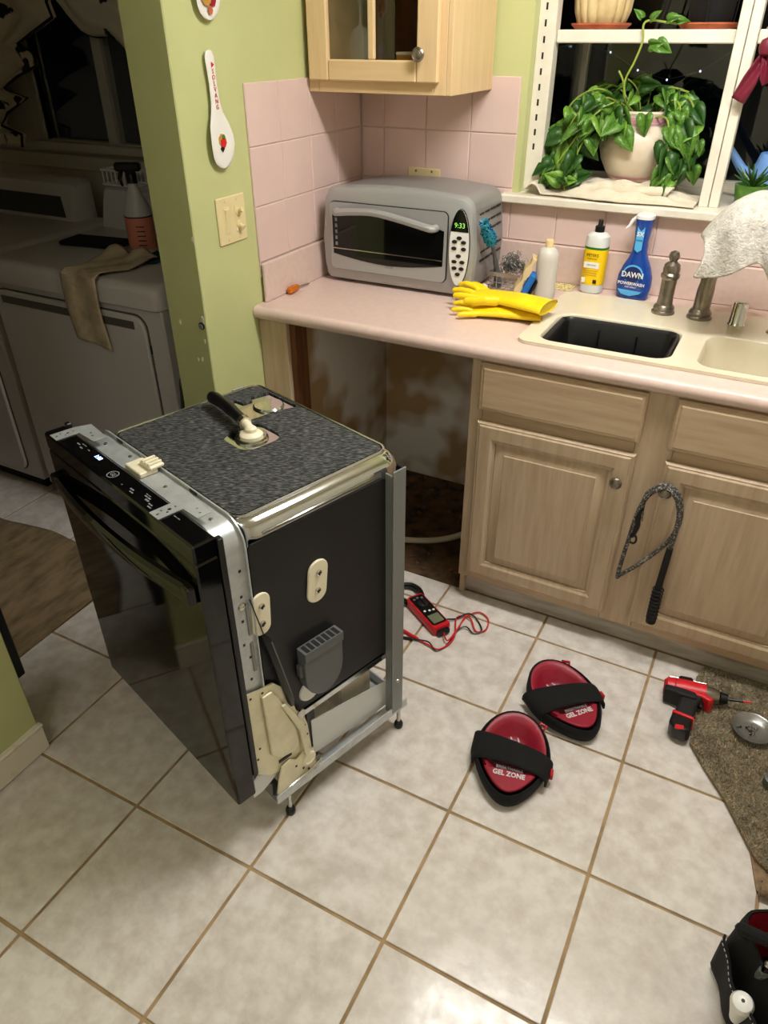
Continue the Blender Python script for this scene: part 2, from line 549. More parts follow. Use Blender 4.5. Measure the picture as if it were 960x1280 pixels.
# ---- wall between kitchen and laundry (a doorway y -1.80 .. -0.93)
wl = struct('wall_left', MB().box(-0.14, 0.0, -0.93, 0.012, 0, CEIL, ch=0.003).box(-0.14, 0.0, -1.80, -0.93, 2.12, CEIL), 'green_paint')
wp = struct('wall_partition', MB().box(-0.14, 0.0, -3.7, -1.80, 0, CEIL, ch=0.003), 'green_paint')
bb = struct('baseboard_left', MB().box(0.0, 0.013, -3.6, -1.795, 0.002, 0.085, ch=0.003).box(-0.003, 0.015, -3.6, -1.793, 0.085, 0.094, ch=0.003), 'old_white')
# chips in the paint of the wall end and the bare screw hole
for (cx, cz, r) in ((-0.012, 0.925, 0.012), (-0.10, 0.905, 0.007), (-0.035, 0.80, 0.008), (-0.05, 0.795, 0.005), (-0.015, 0.86, 0.006), (-0.008, 1.15, 0.007)):
    pts = [(cx+r*random.uniform(0.5, 1.1)*math.cos(a*0.9)*0.7, cz+r*random.uniform(0.6, 1.5)*math.sin(a*0.9)) for a in range(7)]
    MB().prism(pts, 0, 0.0012, Matrix(((1, 0, 0, 0), (0, 0, 1, -0.9312), (0, 1, 0, 0), (0, 0, 0, 1)))).build('paint_chip', 'old_white', wl)
hole = MB().cyl((-0.018, -0.9325, 0.905), (-0.018, -0.929, 0.905), 0.011, n=14).build('screw_hole', 'label_black', wl)
MB().lathe([(0.0075, 0), (0.0085, 0.0015), (0.006, 0.003), (0.004, 0.003)], (-0.019, -0.9325, 0.904), 14, None, True, (0, -1, 0)).build('screw', 'grey_steel', wl)

# ---- sink wall with the window opening
WX0, WX1, WZ0, WZ1 = 0.60, 2.30, 1.145, 2.16
wb = struct('wall_back', MB().box(-0.0, WX0, 0.008, 0.06, 0, CEIL).box(WX0, WX1, 0.008, 0.06, 0, WZ0).box(WX0, WX1, 0.008, 0.06, WZ1, CEIL)
            .box(WX1, 3.2, 0.008, 0.06, 0, CEIL), 'green_paint')
struct('wall_alcove', MB().box(0.10, 0.738, 0.0, 0.0075, 0, 0.862).box(0.001, 0.105, -0.595, -0.001, 0, 0.861), 'drywall')
struct('wall_right', MB().box(3.2, 3.3, -3.7, 0.1, 0, CEIL), 'ceiling_paint')
struct('wall_front', MB().box(-2.7, 3.3, -3.8, -3.7, 0, CEIL), 'ceiling_paint')
struct('wall_laundry_back', MB().box(-2.7, -1.60, 0.0, 0.06, 0, CEIL).box(-1.60, -0.80, 0.0, 0.06, 0, 1.225).box(-1.60, -0.80, 0.0, 0.06, 1.80, CEIL).box(-0.80, -0.14, 0.0, 0.06, 0, CEIL), 'cream_paint')
struct('wall_laundry_side', MB().box(-2.8, -2.7, -3.7, 0.1, 0, CEIL), 'cream_paint')

# ---- pink wall tiles
WT = 0.1613; ZT = 1.5077; WG = 0.0022
_wc = {}
def wall_tile(axis, a0, a1, z0, z1, parent):
    key = (axis, round(a1-a0, 4), round(z1-z0, 4))
    if key not in _wc:
        hw, hz = key[1]/2-WG/2, key[2]/2-WG/2
        if axis == 'x': mb = MB().box(-hw, hw, 0.0, 0.0085, -hz, hz, ch=0.0022)
        else: mb = MB().box(-0.001, 0.0075, -hw, hw, -hz, hz, ch=0.0022)
        _wc[key] = mb.mesh('wall_tile')
    c = ((a0+a1)/2, 0, (z0+z1)/2) if axis == 'x' else (0, (a0+a1)/2, (z0+z1)/2)
    put('wall_tile', _wc[key], 'pink_tile', parent, loc=c)
MB().box(-0.0005, 0.004, -0.6530, -0.001, 0.98, ZT-0.001).build('grout_bed', 'wall_grout', wl)
MB().box(0.001, 0.578, 0.004, 0.0095, 0.98, ZT-0.001).box(0.578, 2.4, 0.004, 0.0095, 0.98, WZ0-0.002).build('grout_bed', 'wall_grout', wb)
for r in range(3):
    z1 = ZT-r*WT; z0 = z1-WT
    for k in range(4):
        wall_tile('y', -0.6549+k*WT, min(-0.6549+(k+1)*WT, -0.0), z0, z1, wl)
    for k in range(-1, 11):
        x0 = max(0.0953+k*WT, 0.008); x1 = 0.0953+(k+1)*WT
        zz = z1
        if k >= 3:
            if z0 > WZ0-0.02: continue
            zz = min(z1, WZ0-0.001)
        wall_tile('x', x0, x1, z0, zz, wb)

# ---- kitchen garden window (window_1)
w1 = thing('window_1', (0.6, 0.06, 1.145), 'white garden window over the sink with a plant shelf', None, kind='structure')
def W1(mb): return mb
OX, OY, OZ = 0.6, 0.06, 1.145
def wbx(name, x0, x1, y0, y1, z0, z1, m, ch=0.002):
    return MB().box(x0-OX, x1-OX, y0-OY, y1-OY, z0-OZ, z1-OZ, ch=ch).build(name, m, w1)
wbx('window_sill', 0.55, 2.35, -0.034, 0.062, 1.146, 1.172, 'white_paint', 0.004)
wbx('window_floor', 0.60, 2.34, 0.062, 0.46, 1.146, 1.168, 'white_paint')
post = wbx('post', 0.60, 0.655, 0.05, 0.10, 1.172, 2.155, 'white_paint')
for k in range(14):
    z = 1.30+k*0.042
    MB().box(0.620-OX, 0.626-OX, 0.0494-OY, 0.052-OY, z-OZ, z+0.018-OZ).build('slot', 'label_black', post)
wbx('mullion', 1.166, 1.193, 0.042, 0.10, 1.172, 2.155, 'white_paint')
wbx('mullion', 1.195, 1.222, 0.048, 0.10, 1.172, 2.155, 'white_paint')
wbx('head_frame', 0.655, 2.30, 0.05, 0.10, 2.11, 2.155, 'white_paint')
wbx('post', 2.245, 2.30, 0.05, 0.10, 1.172, 2.155, 'white_paint')
wbx('corner_post', 0.640, 0.672, 0.405, 0.44, 1.168, 2.155, 'white_paint')
wbx('corner_post', 1.49, 1.525, 0.405, 0.44, 1.168, 2.155, 'white_paint')
wbx('corner_post', 2.27, 2.30, 0.405, 0.44, 1.168, 2.155, 'white_paint')
wbx('bottom_rail', 0.640, 2.30, 0.405, 0.44, 1.168, 1.195, 'white_paint')
wbx('side_rail', 0.640, 0.662, 0.10, 0.405, 1.168, 1.195, 'white_paint')
wbx('roof', 0.60, 2.30, 0.10, 0.45, 2.155, 2.18, 'white_paint')
wbx('pane', 0.672, 1.49, 0.420, 0.424, 1.195, 2.155, 'pane_glass', 0)
wbx('pane', 1.525, 2.27, 0.420, 0.424, 1.195, 2.155, 'pane_glass', 0)
wbx('pane', 0.649, 0.653, 0.10, 0.405, 1.195, 2.155, 'pane_glass', 0)
wbx('pane', 2.285, 2.289, 0.10, 0.405, 1.195, 2.155, 'pane_glass', 0)
shelf = wbx('shelf', 0.657, 1.165, 0.075, 0.40, 1.612, 1.626, 'white_paint')
wbx('shelf_lip', 0.657, 1.165, 0.065, 0.079, 1.594, 1.628, 'white_paint', 0.003)
wbx('shelf', 1.223, 2.245, 0.075, 0.40, 1.612, 1.626, 'white_paint')
wbx('shelf_lip', 1.223, 2.245, 0.065, 0.079, 1.594, 1.628, 'white_paint', 0.003)

# ---- laundry window (window_2)
w2 = thing('window_2', (-1.2, 0.0, 1.225), 'dark laundry room window with a dull white frame', None, kind='structure')
def w2b(name, x0, x1, y0, y1, z0, z1, m, ch=0.002):
    return MB().box(x0+1.2, x1+1.2, y0, y1, z0-1.225, z1-1.225, ch=ch).build(name, m, w2)
w2b('frame', -1.64, -1.60, -0.012, 0.05, 1.20, 1.84, 'window_dark')
w2b('frame', -0.80, -0.76, -0.012, 0.05, 1.20, 1.84, 'window_dark')
w2b('frame', -1.60, -0.80, -0.012, 0.05, 1.80, 1.84, 'window_dark')
w2b('sill', -1.66, -0.74, -0.05, 0.05, 1.19, 1.222, 'window_dark')
w2b('mullion', -1.235, -1.185, 0.0, 0.05, 1.222, 1.80, 'window_dark')
w2b('pane', -1.60, -1.235, 0.030, 0.034, 1.222, 1.80, 'pane_glass', 0)
w2b('pane', -1.185, -0.80, 0.020, 0.024, 1.222, 1.80, 'pane_glass', 0)
# cream wooden rail on the wall under the laundry window
struct('trim_1', MB().box(-2.6, -0.15, -0.02, 0.0, 1.11, 1.17, ch=0.004), 'cream_paint')
# black outlet strip hook at the wall end of the laundry window

# ================================================================== CEILING LAMP
lx, ly, lz = LAMP_POS
lamp = thing('ceiling_light', (lx, ly, lz), 'long white fluorescent ceiling light over the kitchen floor', 'light')
MB().box(-0.48, 0.48, -0.12, 0.12, -0.018, 0.01, ch=0.004).build('housing', 'lamp_metal', lamp)
MB().loft([[(x*1.0, y*1.0, -0.018) for x, y in rrect(-0.46, 0.46, -0.105, 0.105, 0.03)], [(x, y, -0.055) for x, y in rrect(-0.46, 0.46, -0.10, 0.10, 0.03)],
           [(x*0.98, y*0.85, -0.075) for x, y in rrect(-0.46, 0.46, -0.10, 0.10, 0.03)]], False, True).build('diffuser', 'lamp_diffuser', lamp)
MB().box(-0.485, -0.461, -0.12, 0.12, -0.08, 0.0, ch=0.004).build('end_cap', 'lamp_metal', lamp)
MB().box(0.461, 0.485, -0.12, 0.12, -0.08, 0.0, ch=0.004).build('end_cap', 'lamp_metal', lamp)

dome = thing('fill_dome', (0.95, -3.05, 2.44), 'added unseen fill dome light behind the viewer', 'light')  # invented fill lamp out of view, added to brighten the lower left floor
MB().lathe([(0.185, 0.01), (0.185, -0.02), (0.175, -0.025)], (0, 0, 0), 32).build('fill_base', 'lamp_metal', dome)
MB().lathe([(0.168, -0.026), (0.160, -0.055), (0.125, -0.085), (0.07, -0.10), (0.005, -0.105)], (0, 0, 0), 32).build('fill_shade', 'fill_diffuser', dome)

# ================================================================== COUNTER, SINK, CABINETS
ZC = 0.9023
YF = -0.685; YD = -0.705
ct = thing('countertop', (0.0, 0.0, ZC-0.04), 'pink laminate countertop with rounded front edge around the cream sink', 'countertop')
ZR = 0.04
hole_s = rrect(0.855, 1.86, -0.612, -0.135, 0.03, 4)
MB().plate([(0.0015, -0.69), (2.45, -0.69), (2.45, -0.002), (0.0015, -0.002)], [hole_s], 0.0, ZR).build('worktop', 'pink_laminate', ct)
nose = [(-0.69, 0.0)] + [(-0.69-0.018*math.sin(t*PI/8)-0.002*(0 < t < 8), 0.02-0.02*math.cos(t*PI/8)) for t in range(0, 9)] + [(-0.69, ZR)]
MB().loft([[(0.0015, y, z) for y, z in nose], [(2.45, y, z) for y, z in nose]]).build('front_edge', 'pink_laminate', ct)
MB().box(0.0085, 0.020, -0.655, -0.003, ZR, 1.0235-ZC+ZR, ch=0.003).build('backsplash', 'pink_laminate', ct)
MB().box(0.020, 0.90, -0.013, 0.003, ZR, 1.0235-ZC+ZR, ch=0.003).build('backsplash', 'pink_laminate', ct)
MB().box(0.902, 2.45, -0.013, 0.003, ZR, 1.0235-ZC+ZR, ch=0.003).build('backsplash', 'pink_laminate', ct)

# sink: double bowl, cream enamel
sk = thing('sink', (1.05, -0.4, ZC), 'cream enamelled double bowl sink set into the pink counter', 'sink')
def sb(p): return [(x-1.05, y+0.4) for x, y in p]
b1 = sb(rrect(0.885, 1.245, -0.598, -0.335, 0.05, 5)); b2 = sb(rrect(1.305, 1.80, -0.598, -0.335, 0.05, 5))
MB().plate(sb(rrect(0.838, 1.88, -0.628, -0.118, 0.035, 5)), [b1, b2], 0.0008, 0.010).build('rim', 'enamel', sk)
for nm_, b, dep in (('bowl', b1, 0.19), ('bowl', b2, 0.19)):
    cx = sum(p[0] for p in b)/len(b); cy = sum(p[1] for p in b)/len(b)
    rings = [[(x, y, 0.010) for x, y in b]]
    for sc, z in ((0.985, 0.004), (0.96, -0.02), (0.93, -dep*0.75), (0.88, -dep*0.95), (0.75, -dep)):
        rings.append([(cx+(x-cx)*sc, cy+(y-cy)*sc, z) for x, y in b])
    o = MB().loft(rings, False, True).build(nm_, 'enamel', sk, 60)
    solid(o, 0.004, 1.0)
    MB().lathe([(0.045, -dep+0.002), (0.042, -dep+0.004), (0.03, -dep+0.003)], (cx, cy, 0), 20).build('drain', 'chrome', o)

# black dish tub standing in the left bowl
tb = thing('dish_tub', (1.065, -0.468, ZC-0.185), 'black plastic dish tub sunk in the left sink bowl', 'tub')
rings = []
for sc, z, dx in ((0.84, 0.0, 0), (0.86, 0.004, 0), (0.985, 0.178, 0), (1.03, 0.180, 0), (1.03, 0.187, 0), (1.0, 0.187, 0), (0.955, 0.178, 0), (0.83, 0.008, 0)):
    rings.append([(x*sc, y*sc, z) for x, y in rrect(-0.166, 0.166, -0.124, 0.124, 0.03, 5)])
MB().loft(rings, False, True).build('tub_body', 'black_plastic', tb)
for x in (-0.055, 0.055):
    MB().box(x-0.0015, x+0.0015, 0.1, 0.1085, 0.02, 0.165).build('ridge', 'black_plastic', tb)

# ---- sink base cabinet
cb = thing('base_cabinet', (0.739, -0.66, 0.0), 'pickled oak sink base cabinet below the pink counter', 'cabinet')
BX, BY = 0.739, -0.66
def cbx(mb, x0, x1, y0, y1, z0, z1, ch=0.0): return mb.box(x0-BX, x1-BX, y0-BY, y1-BY, z0, z1, ch=ch)
ZB = 0.090; ZTOP = 0.858
cbx(MB(), 0.739, 0.755, -0.665, -0.012, 0.0, 0.8605).build('side_panel', 'oak', cb)
cbx(MB(), 0.757, 2.40, -0.64, -0.02, ZB+0.005, ZB+0.02).build('bottom_panel', 'oak_across', cb)
cbx(MB(), 2.40, 2.42, -0.665, -0.012, 0.0, 0.8605).build('side_panel', 'oak', cb)
cbx(MB(), 0.739, 0.780, YF, -0.6655, ZB, 0.8605, 0.002).build('stile', 'oak', cb)
cbx(MB(), 1.215, 1.312, YF, -0.6655, ZB, 0.8605, 0.001).build('stile', 'oak', cb)
cbx(MB(), 1.745, 1.85, YF, -0.6655, ZB, 0.8605, 0.001).build('stile', 'oak', cb)
for x0, x1 in ((0.781, 1.214), (1.313, 1.744), (1.851, 2.42)):
    cbx(MB(), x0, x1, YF+0.0005, -0.6655, 0.838, 0.8605).build('rail', 'oak_across', cb)
    cbx(MB(), x0, x1, YF+0.0005, -0.6655, 0.668, 0.735).build('rail', 'oak_across', cb)
    cbx(MB(), x0, x1, YF+0.0005, -0.6655, ZB, 0.135).build('rail', 'oak_across', cb)
cbx(MB(), 0.739, 2.42, KICK, -0.630, 0.001, ZB-0.002, 0.002).build('kick_board', 'kick_board', cb)

def raised_door(x0, x1, z0, z1, parent, fr=0.062):
    """five-piece door with ogee outer edge and raised centre panel; front toward -y; local origin lower left"""
    d = bpy.data.objects.new('door', None)
    w, h = x1-x0, z1-z0
    yb, yf = YF-0.0006, YD
    mb = MB()
    def fr_ring(i, y): return [(x0+i, y, z0+i), (x1-i, y, z0+i), (x1-i, y, z1-i), (x0+i, y, z1-i)]
    rings = [fr_ring(0, yb), fr_ring(0, yf+0.010), fr_ring(0.005, yf+0.0035), fr_ring(0.009, yf+0.0035), fr_ring(0.013, yf),
             fr_ring(fr-0.014, yf), fr_ring(fr-0.006, yf+0.0045), fr_ring(fr, yf+0.0045), fr_ring(fr, yf+0.012)]
    rings = [[(a-BX, b-BY, c) for a, b, c in r] for r in rings]
    o = mb.loft(rings, False, False).build('door', 'oak', parent, 25)
    mb = MB()
    rings = [fr_ring(fr+0.0008, yb+0.001), fr_ring(fr+0.0008, yf+0.0115), fr_ring(fr+0.004, yf+0.0105), fr_ring(fr+0.030, yf+0.003), fr_ring(fr+0.032, yf+0.001)]
    rings = [[(a-BX, b-BY, c) for a, b, c in r] for r in rings]
    mb.loft(rings, False, True).build('panel', 'oak', o, 25)
    return o
def drawer_front(x0, x1, z0, z1, parent):
    yb, yf = YF-0.0006, YD
    def fr_ring(i, y): return [(x0+i-BX, y-BY, z0+i), (x1-i-BX, y-BY, z0+i), (x1-i-BX, y-BY, z1-i), (x0+i-BX, y-BY, z1-i)]
    return MB().loft([fr_ring(0, yb), fr_ring(0, yf+0.010), fr_ring(0.006, yf+0.0035), fr_ring(0.011, yf+0.003), fr_ring(0.015, yf)], False, True).build('drawer_front', 'oak_across', parent, 25)
def knob(parent, x, z, yf):
    k = MB().lathe([(0.006, 0), (0.006, 0.012), (0.0165, 0.016), (0.0175, 0.021), (0.0145, 0.0245), (0.013, 0.0235), (0.0115, 0.0245), (0.004, 0.027)], (x, yf, z), 20, None, True, (0, -1, 0)).build('knob', 'pewter', parent)
    return k
d1 = raised_door(0.770, 1.225, 0.121, 0.678, cb)
d2 = raised_door(1.300, 1.755, 0.121, 0.678, cb)
d3 = raised_door(1.86, 2.38, 0.121, 0.678, cb)
drawer_front(0.768, 1.225, 0.712, 0.857-0.002, cb)
drawer_front(1.296, 1.755, 0.712, 0.857-0.002, cb)
drawer_front(1.86, 2.38, 0.712, 0.857-0.002, cb)
knob(d1, 1.190-BX, 0.594, YD+0.0005-BY)
knob(d2, 1.320-BX, 0.600, YD+0.0005-BY)

# ---- filler panel left of the dishwasher bay
fp = thing('filler_panel', (0.07, -0.66, 0.0), 'narrow light oak filler strip with dark board at left of the empty bay', 'panel')
MB().box(-0.068, 0.035, -0.024, -0.004, 0.002, 0.861, ch=0.002).build('filler_strip', 'oak', fp)
MB().box(0.036, 0.056, -0.006, 0.060, 0.002, 0.861).build('dark_board', 'old_wood', fp)

# ---- wall cabinet
wc = thing('wall_cabinet', (0.24, -0.16, 1.47), 'pale maple wall cabinet with small glass panes above the toaster oven', 'cabinet')
WZ = 1.47
def wcb(nm_, x0, x1, y0, y1, z0, z1, m, ch=0.0015, parent=None):
    return MB().box(x0-0.24, x1-0.24, y0+0.16, y1+0.16, z0-WZ, z1-WZ, ch=ch).build(nm_, m, parent or wc)
wcb('side_panel', 0.0085, 0.024, -0.310, -0.002, WZ, 2.25, 'maple')
wcb('side_panel', 0.468, 0.484, -0.3275, -0.002, WZ, 2.25, 'maple')
wcb('bottom_panel', 0.0245, 0.4675, -0.310, -0.002, WZ+0.056, WZ+0.074, 'maple_across')
wcb('top_panel', 0.0245, 0.4675, -0.310, -0.002, 2.23, 2.25, 'maple_across')
wcb('back_panel', 0.0245, 0.4675, -0.010, -0.003, WZ+0.075, 2.229, 'old_wood')
wcb('shelf', 0.0245, 0.4675, -0.29, -0.011, 1.86, 1.876, 'maple_across')
wcb('face_frame', 0.0085, 0.045, -0.328, -0.3105, WZ, 2.25, 'maple')
wcb('face_frame', 0.430, 0.4675, -0.328, -0.3105, WZ, 2.25, 'maple')
wcb('face_frame', 0.0455, 0.4295, -0.328, -0.3105, WZ, WZ+0.04, 'maple_across')
wcb('face_frame', 0.0455, 0.4295, -0.328, -0.3105, 2.20, 2.25, 'maple_across')
dr = wcb('door', 0.021, 0.090, -0.348, -0.3285, 1.501, 2.235, 'maple', 0.004)
wcb('door_stile', 0.382, 0.449, -0.348, -0.3285, 1.501, 2.235, 'maple', 0.004, dr)
wcb('door_rail', 0.0905, 0.3815, -0.348, -0.3285, 1.501, 1.556, 'maple_across', 0.004, dr)
wcb('door_rail', 0.0905, 0.3815, -0.348, -0.3285, 2.18, 2.235, 'maple_across', 0.004, dr)
wcb('muntin', 0.225, 0.246, -0.346, -0.331, 1.5562, 2.1798, 'maple', 0.003, dr)
wcb('muntin', 0.0905, 0.2248, -0.346, -0.331, 1.86, 1.88, 'maple_across', 0.003, dr)
wcb('muntin', 0.2462, 0.3815, -0.346, -0.331, 1.86, 1.88, 'maple_across', 0.003, dr)
wcb('pane', 0.088, 0.2255, -0.3302, -0.3287, 1.554, 2.182, 'door_glass', 0, dr)
wcb('pane', 0.2455, 0.384, -0.3302, -0.3287, 1.554, 2.182, 'door_glass', 0, dr)
MB().lathe([(0.007, 0), (0.007, 0.013), (0.0175, 0.017), (0.0185, 0.022), (0.015, 0.0255), (0.0135, 0.0245), (0.012, 0.0255), (0.004, 0.028)], (0.397-0.24, -0.3478+0.16, 1.571-WZ), 20, None, True, (0, -1, 0)).build('knob', 'pewter', dr)

# ================================================================== DISHWASHER (pulled out of its bay)
dw = thing('dishwasher', (0.108, -1.614, 0.0), 'black built-in dishwasher pulled out onto the tiles, bare side showing', 'dishwasher', rz=-0.312)
DW, DH, DB = 0.598, 0.900, 0.187
def dz(poly, w0, w1):            # polygon given in (d, z), extruded along w
    Mx = Matrix(((0, 0, 1, 0), (1, 0, 0, 0), (0, 1, 0, 0), (0, 0, 0, 1)))
    return poly, w0, w1, Mx
def side(name, poly, w0, w1, m, parent=dw, ang=35):
    Mx = Matrix(((0, 0, 1, 0), (1, 0, 0, 0), (0, 1, 0, 0), (0, 0, 0, 1)))
    return MB().prism(poly, w0, w1, Mx).build(name, m, parent, ang)
door = MB().box(0.0, DW, 0.0, 0.048, DB, 0.8585, ch=0.0035).build('door', 'black_gloss', dw)
cp = MB().box(0.0, DW, 0.0, 0.048, 0.8592, DH, ch=0.004).build('control_panel', 'black_gloss', dw)
MB().box(0.586, 0.6005, 0.048, 0.060, DB+0.06, 0.893, ch=0.002).build('door_flange', 'black_plastic', dw)
MB().box(-0.002, 0.012, 0.048, 0.060, DB+0.06, 0.905, ch=0.002).build('door_flange', 'black_plastic', dw)
MB().box(0.0125, 0.5855, 0.0485, 0.0605, DB+0.05, 0.868, ch=0.003).build('inner_door', 'galvanised', dw)
# bowed bar handle
hp = []
N_ = 22
for i in range(N_+1):
    t = i/N_
    wv = 0.022+t*(0.578-0.022); dd = -0.008-0.022*(1-(2*t-1)**2)
    hp.append([(wv, dd+0.010, 0.772), (wv, dd-0.004, 0.768), (wv, dd-0.008, 0.776), (wv, dd-0.007, 0.800), (wv, dd, 0.807), (wv, dd+0.010, 0.806)])
hd = MB().loft(hp).build('handle', 'black_gloss', dw, 40)
MB().box(0.014, 0.040, -0.018, 0.001, 0.768, 0.809, ch=0.004).build('handle_mount', 'black_gloss', hd)
MB().box(0.560, 0.586, -0.018, 0.001, 0.768, 0.809, ch=0.004).build('handle_mount', 'black_gloss', hd)
# printing and the lit display on the control strip
zt = DH+0.0002
for k, (x, y, a, b, mm) in enumerate(((0.108, 0.030, 0.012, 0.003, 'icon_white'), (0.122, 0.036, 0.018, 0.002, 'print_grey'), (0.128, 0.026, 0.010, 0.003, 'icon_white'), (0.150, 0.032, 0.008, 0.002, 'print_grey'),
        (0.355, 0.020, 0.012, 0.003, 'icon_white'), (0.363, 0.014, 0.012, 0.003, 'icon_white'), (0.396, 0.032, 0.016, 0.002, 'print_grey'), (0.402, 0.027, 0.020, 0.003, 'icon_white'), (0.410, 0.021, 0.012, 0.004, 'icon_white'),
        (0.428, 0.018, 0.012, 0.003, 'icon_white'), (0.434, 0.012, 0.012, 0.003, 'icon_white'), (0.456, 0.019, 0.012, 0.003, 'icon_white'), (0.462, 0.012, 0.010, 0.003, 'icon_white'), (0.50, 0.03, 0.02, 0.002, 'print_grey'), (0.325, 0.015, 0.003, 0.002, 'icon_white'))):
    MB().box(x-a/2, x-a/2+a*0.42, y-b/2, y+b/2, zt-0.0004, zt+0.0004).box(x+a*0.06, x+a/2, y-b/2, y+b/2, zt-0.0004, zt+0.0004).build('printed_mark', mm, cp)
text('display', '1:08', 0.014, basis((0.193, 0.032, zt), (1, 0, 0), (0, 1, 0)), 'blue_led', cp)
MB().plate(circ(0.277, 0.021, 0.0125, 24), [circ(0.277, 0.021, 0.0108, 24)], zt-0.0004, zt+0.0004).build('emblem', 'icon_white', cp)
text('emblem', 'GE', 0.013, basis((0.277, 0.021, zt), (1, 0, 0), (0, 1, 0)), 'icon_white', cp)

# galvanised front frame: a band that goes over the top and down both sides
def outline(off, zlow):
    pts = [(0.574+off, zlow), (0.574+off, 0.832)]
    for i in range(1, 8): pts.append((0.526+(0.048+off)*math.cos(i*PI/16), 0.832+(0.048+off)*math.sin(i*PI/16)))
    pts.append((0.526, 0.880+off)); pts.append((0.074, 0.880+off))
    for i in range(1, 8): pts.append((0.074-(0.048+off)*math.sin(i*PI/16), 0.832+(0.048+off)*math.cos(i*PI/16)))
    pts += [(0.026-off, 0.832), (0.026-off, zlow)]
    return pts
def band(name, o0, o1, d0, d1, zlow, m, parent=dw):
    a = outline(o0, zlow); b = outline(o1, zlow)
    rings = [[(p[0], d0, p[1]), (q[0], d0, q[1]), (q[0], d1, q[1]), (p[0], d1, p[1])] for p, q in zip(a, b)]
    return MB().loft(rings).build(name, m, parent, 40)
ff = band('front_frame', -0.003, 0.0, 0.062, 0.112, 0.45, 'galvanised')
band('frame_lip', -0.003, 0.007, 0.1115, 0.1145, 0.40, 'galvanised', ff)
for x, y in ((0.11, 0.085), (0.20, 0.095), (0.36, 0.085), (0.41, 0.095), (0.52, 0.085)):
    MB().lathe([(0.0045, 0), (0.004, 0.002), (0.002, 0.003)], (x, y, 0.880), 10).build('rivet', 'steel', ff)
for x in (0.125, 0.42):
    MB().box(x-0.012, x+0.012, 0.1095, 0.1118, 0.881, 0.8865).build('slot', 'label_black', ff)
for z in (0.78, 0.72, 0.66, 0.60, 0.56, 0.5):
    MB().box(0.5735, 0.5748, 0.078+(z*37 % 1)*0.02, 0.083+(z*37 % 1)*0.02, z, z+0.006).build('slot', 'label_black', ff)
MB().lathe([(0.009, 0), (0.009, 0.002), (0.006, 0.005), (0.002, 0.006)], (0.574, 0.092, 0.70), 14, None, True, (1, 0, 0)).build('bolt', 'steel', ff)
for z0, z1 in ((0.52, 0.60), (0.62, 0.70)):
    MB().box(0.574, 0.5765, 0.098, 0.106, z0, z1, ch=0.001).build('rib', 'grey_steel', ff)
# countertop mounting brackets with holes
def bracket(x, sgn):
    pl = [(x, 0.002), (x+0.032, 0.002), (x+0.032, 0.052)]
    if sgn > 0: pl += [(x+0.090, 0.056), (x+0.090, 0.086), (x+0.012, 0.090), (x, 0.055)]
    else: pl += [(x+0.078, 0.054), (x+0.078, 0.082), (x-0.018, 0.092), (x-0.016, 0.066), (x, 0.056)]
    holes = [circ(x+0.016, 0.010, 0.0032, 8), circ(x+0.010, 0.020, 0.0026, 8), circ(x+0.022, 0.026, 0.0026, 8), circ(x+0.016, 0.034, 0.004, 8), circ(x+0.016, 0.046, 0.0026, 8), circ(x+0.050, 0.070, 0.0032, 8), circ(x+0.066, 0.066, 0.0032, 8)]
    MB().plate(pl, holes, DH+0.0006, DH+0.0022).build('mounting_bracket', 'galvanised', dw)
bracket(0.030, 1); bracket(0.452, -1)
lt = MB().box(0.238, 0.300, 0.064, 0.105, 0.8805, 0.892, ch=0.002).box(0.262, 0.306, 0.084, 0.118, 0.892, 0.901, ch=0.003).build('door_latch', 'cream_plastic', dw)
for k in range(3):
    MB().box(0.270+k*0.012, 0.276+k*0.012, 0.086, 0.116, 0.901, 0.9055, ch=0.001).build('latch_tooth', 'cream_plastic', lt)

# stainless tub with rounded top edge
def tubring(i, z): return [(x, y, z) for x, y in rrect(0.030+i, 0.568-i, 0.115+i*0.3, 0.547-i, 0.045-i*0.35, 6)]
tub = MB().loft([tubring(0.012, 0.300), tubring(0.0, 0.312), tubring(0.0, 0.825), tubring(0.001, 0.836), tubring(0.006, 0.850), tubring(0.013, 0.8585), tubring(0.022, 0.8635), tubring(0.034, 0.865)], True, True).build('tub', 'polished_steel', dw, 40)
side('tub_ridge', rrect(0.16, 0.46, 0.833, 0.838, 0.002, 2), 0.567, 0.5705, 'polished_steel', tub)
# felt blanket on top with two cut-outs
patch = rrect(0.232, 0.338, 0.290, 0.396, 0.03, 5)
strip = [(0.212, 0.366), (0.222, 0.48), (0.236, 0.5165), (0.118, 0.5165), (0.110, 0.462), (0.128, 0.458), (0.126, 0.432), (0.100, 0.428), (0.098, 0.402), (0.150, 0.396), (0.152, 0.368)]
MB().plate(rrect(0.058, 0.532, 0.132, 0.520, 0.022, 4), [patch, strip], 0.8652, 0.8688).build('felt_blanket', 'felt', dw)
MB().tube([(x, y, 0.8665) for x, y in rrect(0.053, 0.537, 0.127, 0.5255, 0.026, 5)], 0.0035, 8, None, True).build('top_bead', 'polished_steel', dw)
nz = MB().lathe([(0.038, 0), (0.038, 0.003), (0.032, 0.006), (0.029, 0.006), (0.028, 0.003)], (0.287, 0.342, 0.8652), 26).build('nozzle_ring', 'polished_steel', dw)
MB().lathe([(0.026, 0.0), (0.026, 0.010), (0.022, 0.014), (0.014, 0.017), (0.013, 0.024), (0.008, 0.029)], (0.287, 0.342, 0.867), 24).build('nozzle_cap', 'cream_plastic', nz)
MB().tube([(0.287, 0.342, 0.886), (0.270, 0.345, 0.892), (0.255, 0.347, 0.894)], 0.010, 12).build('nozzle_spout', 'cream_plastic', nz)
MB().tube([(0.262, 0.346, 0.893), (0.250, 0.348, 0.895)], 0.015, 14).build('hose_clamp', 'steel', nz)
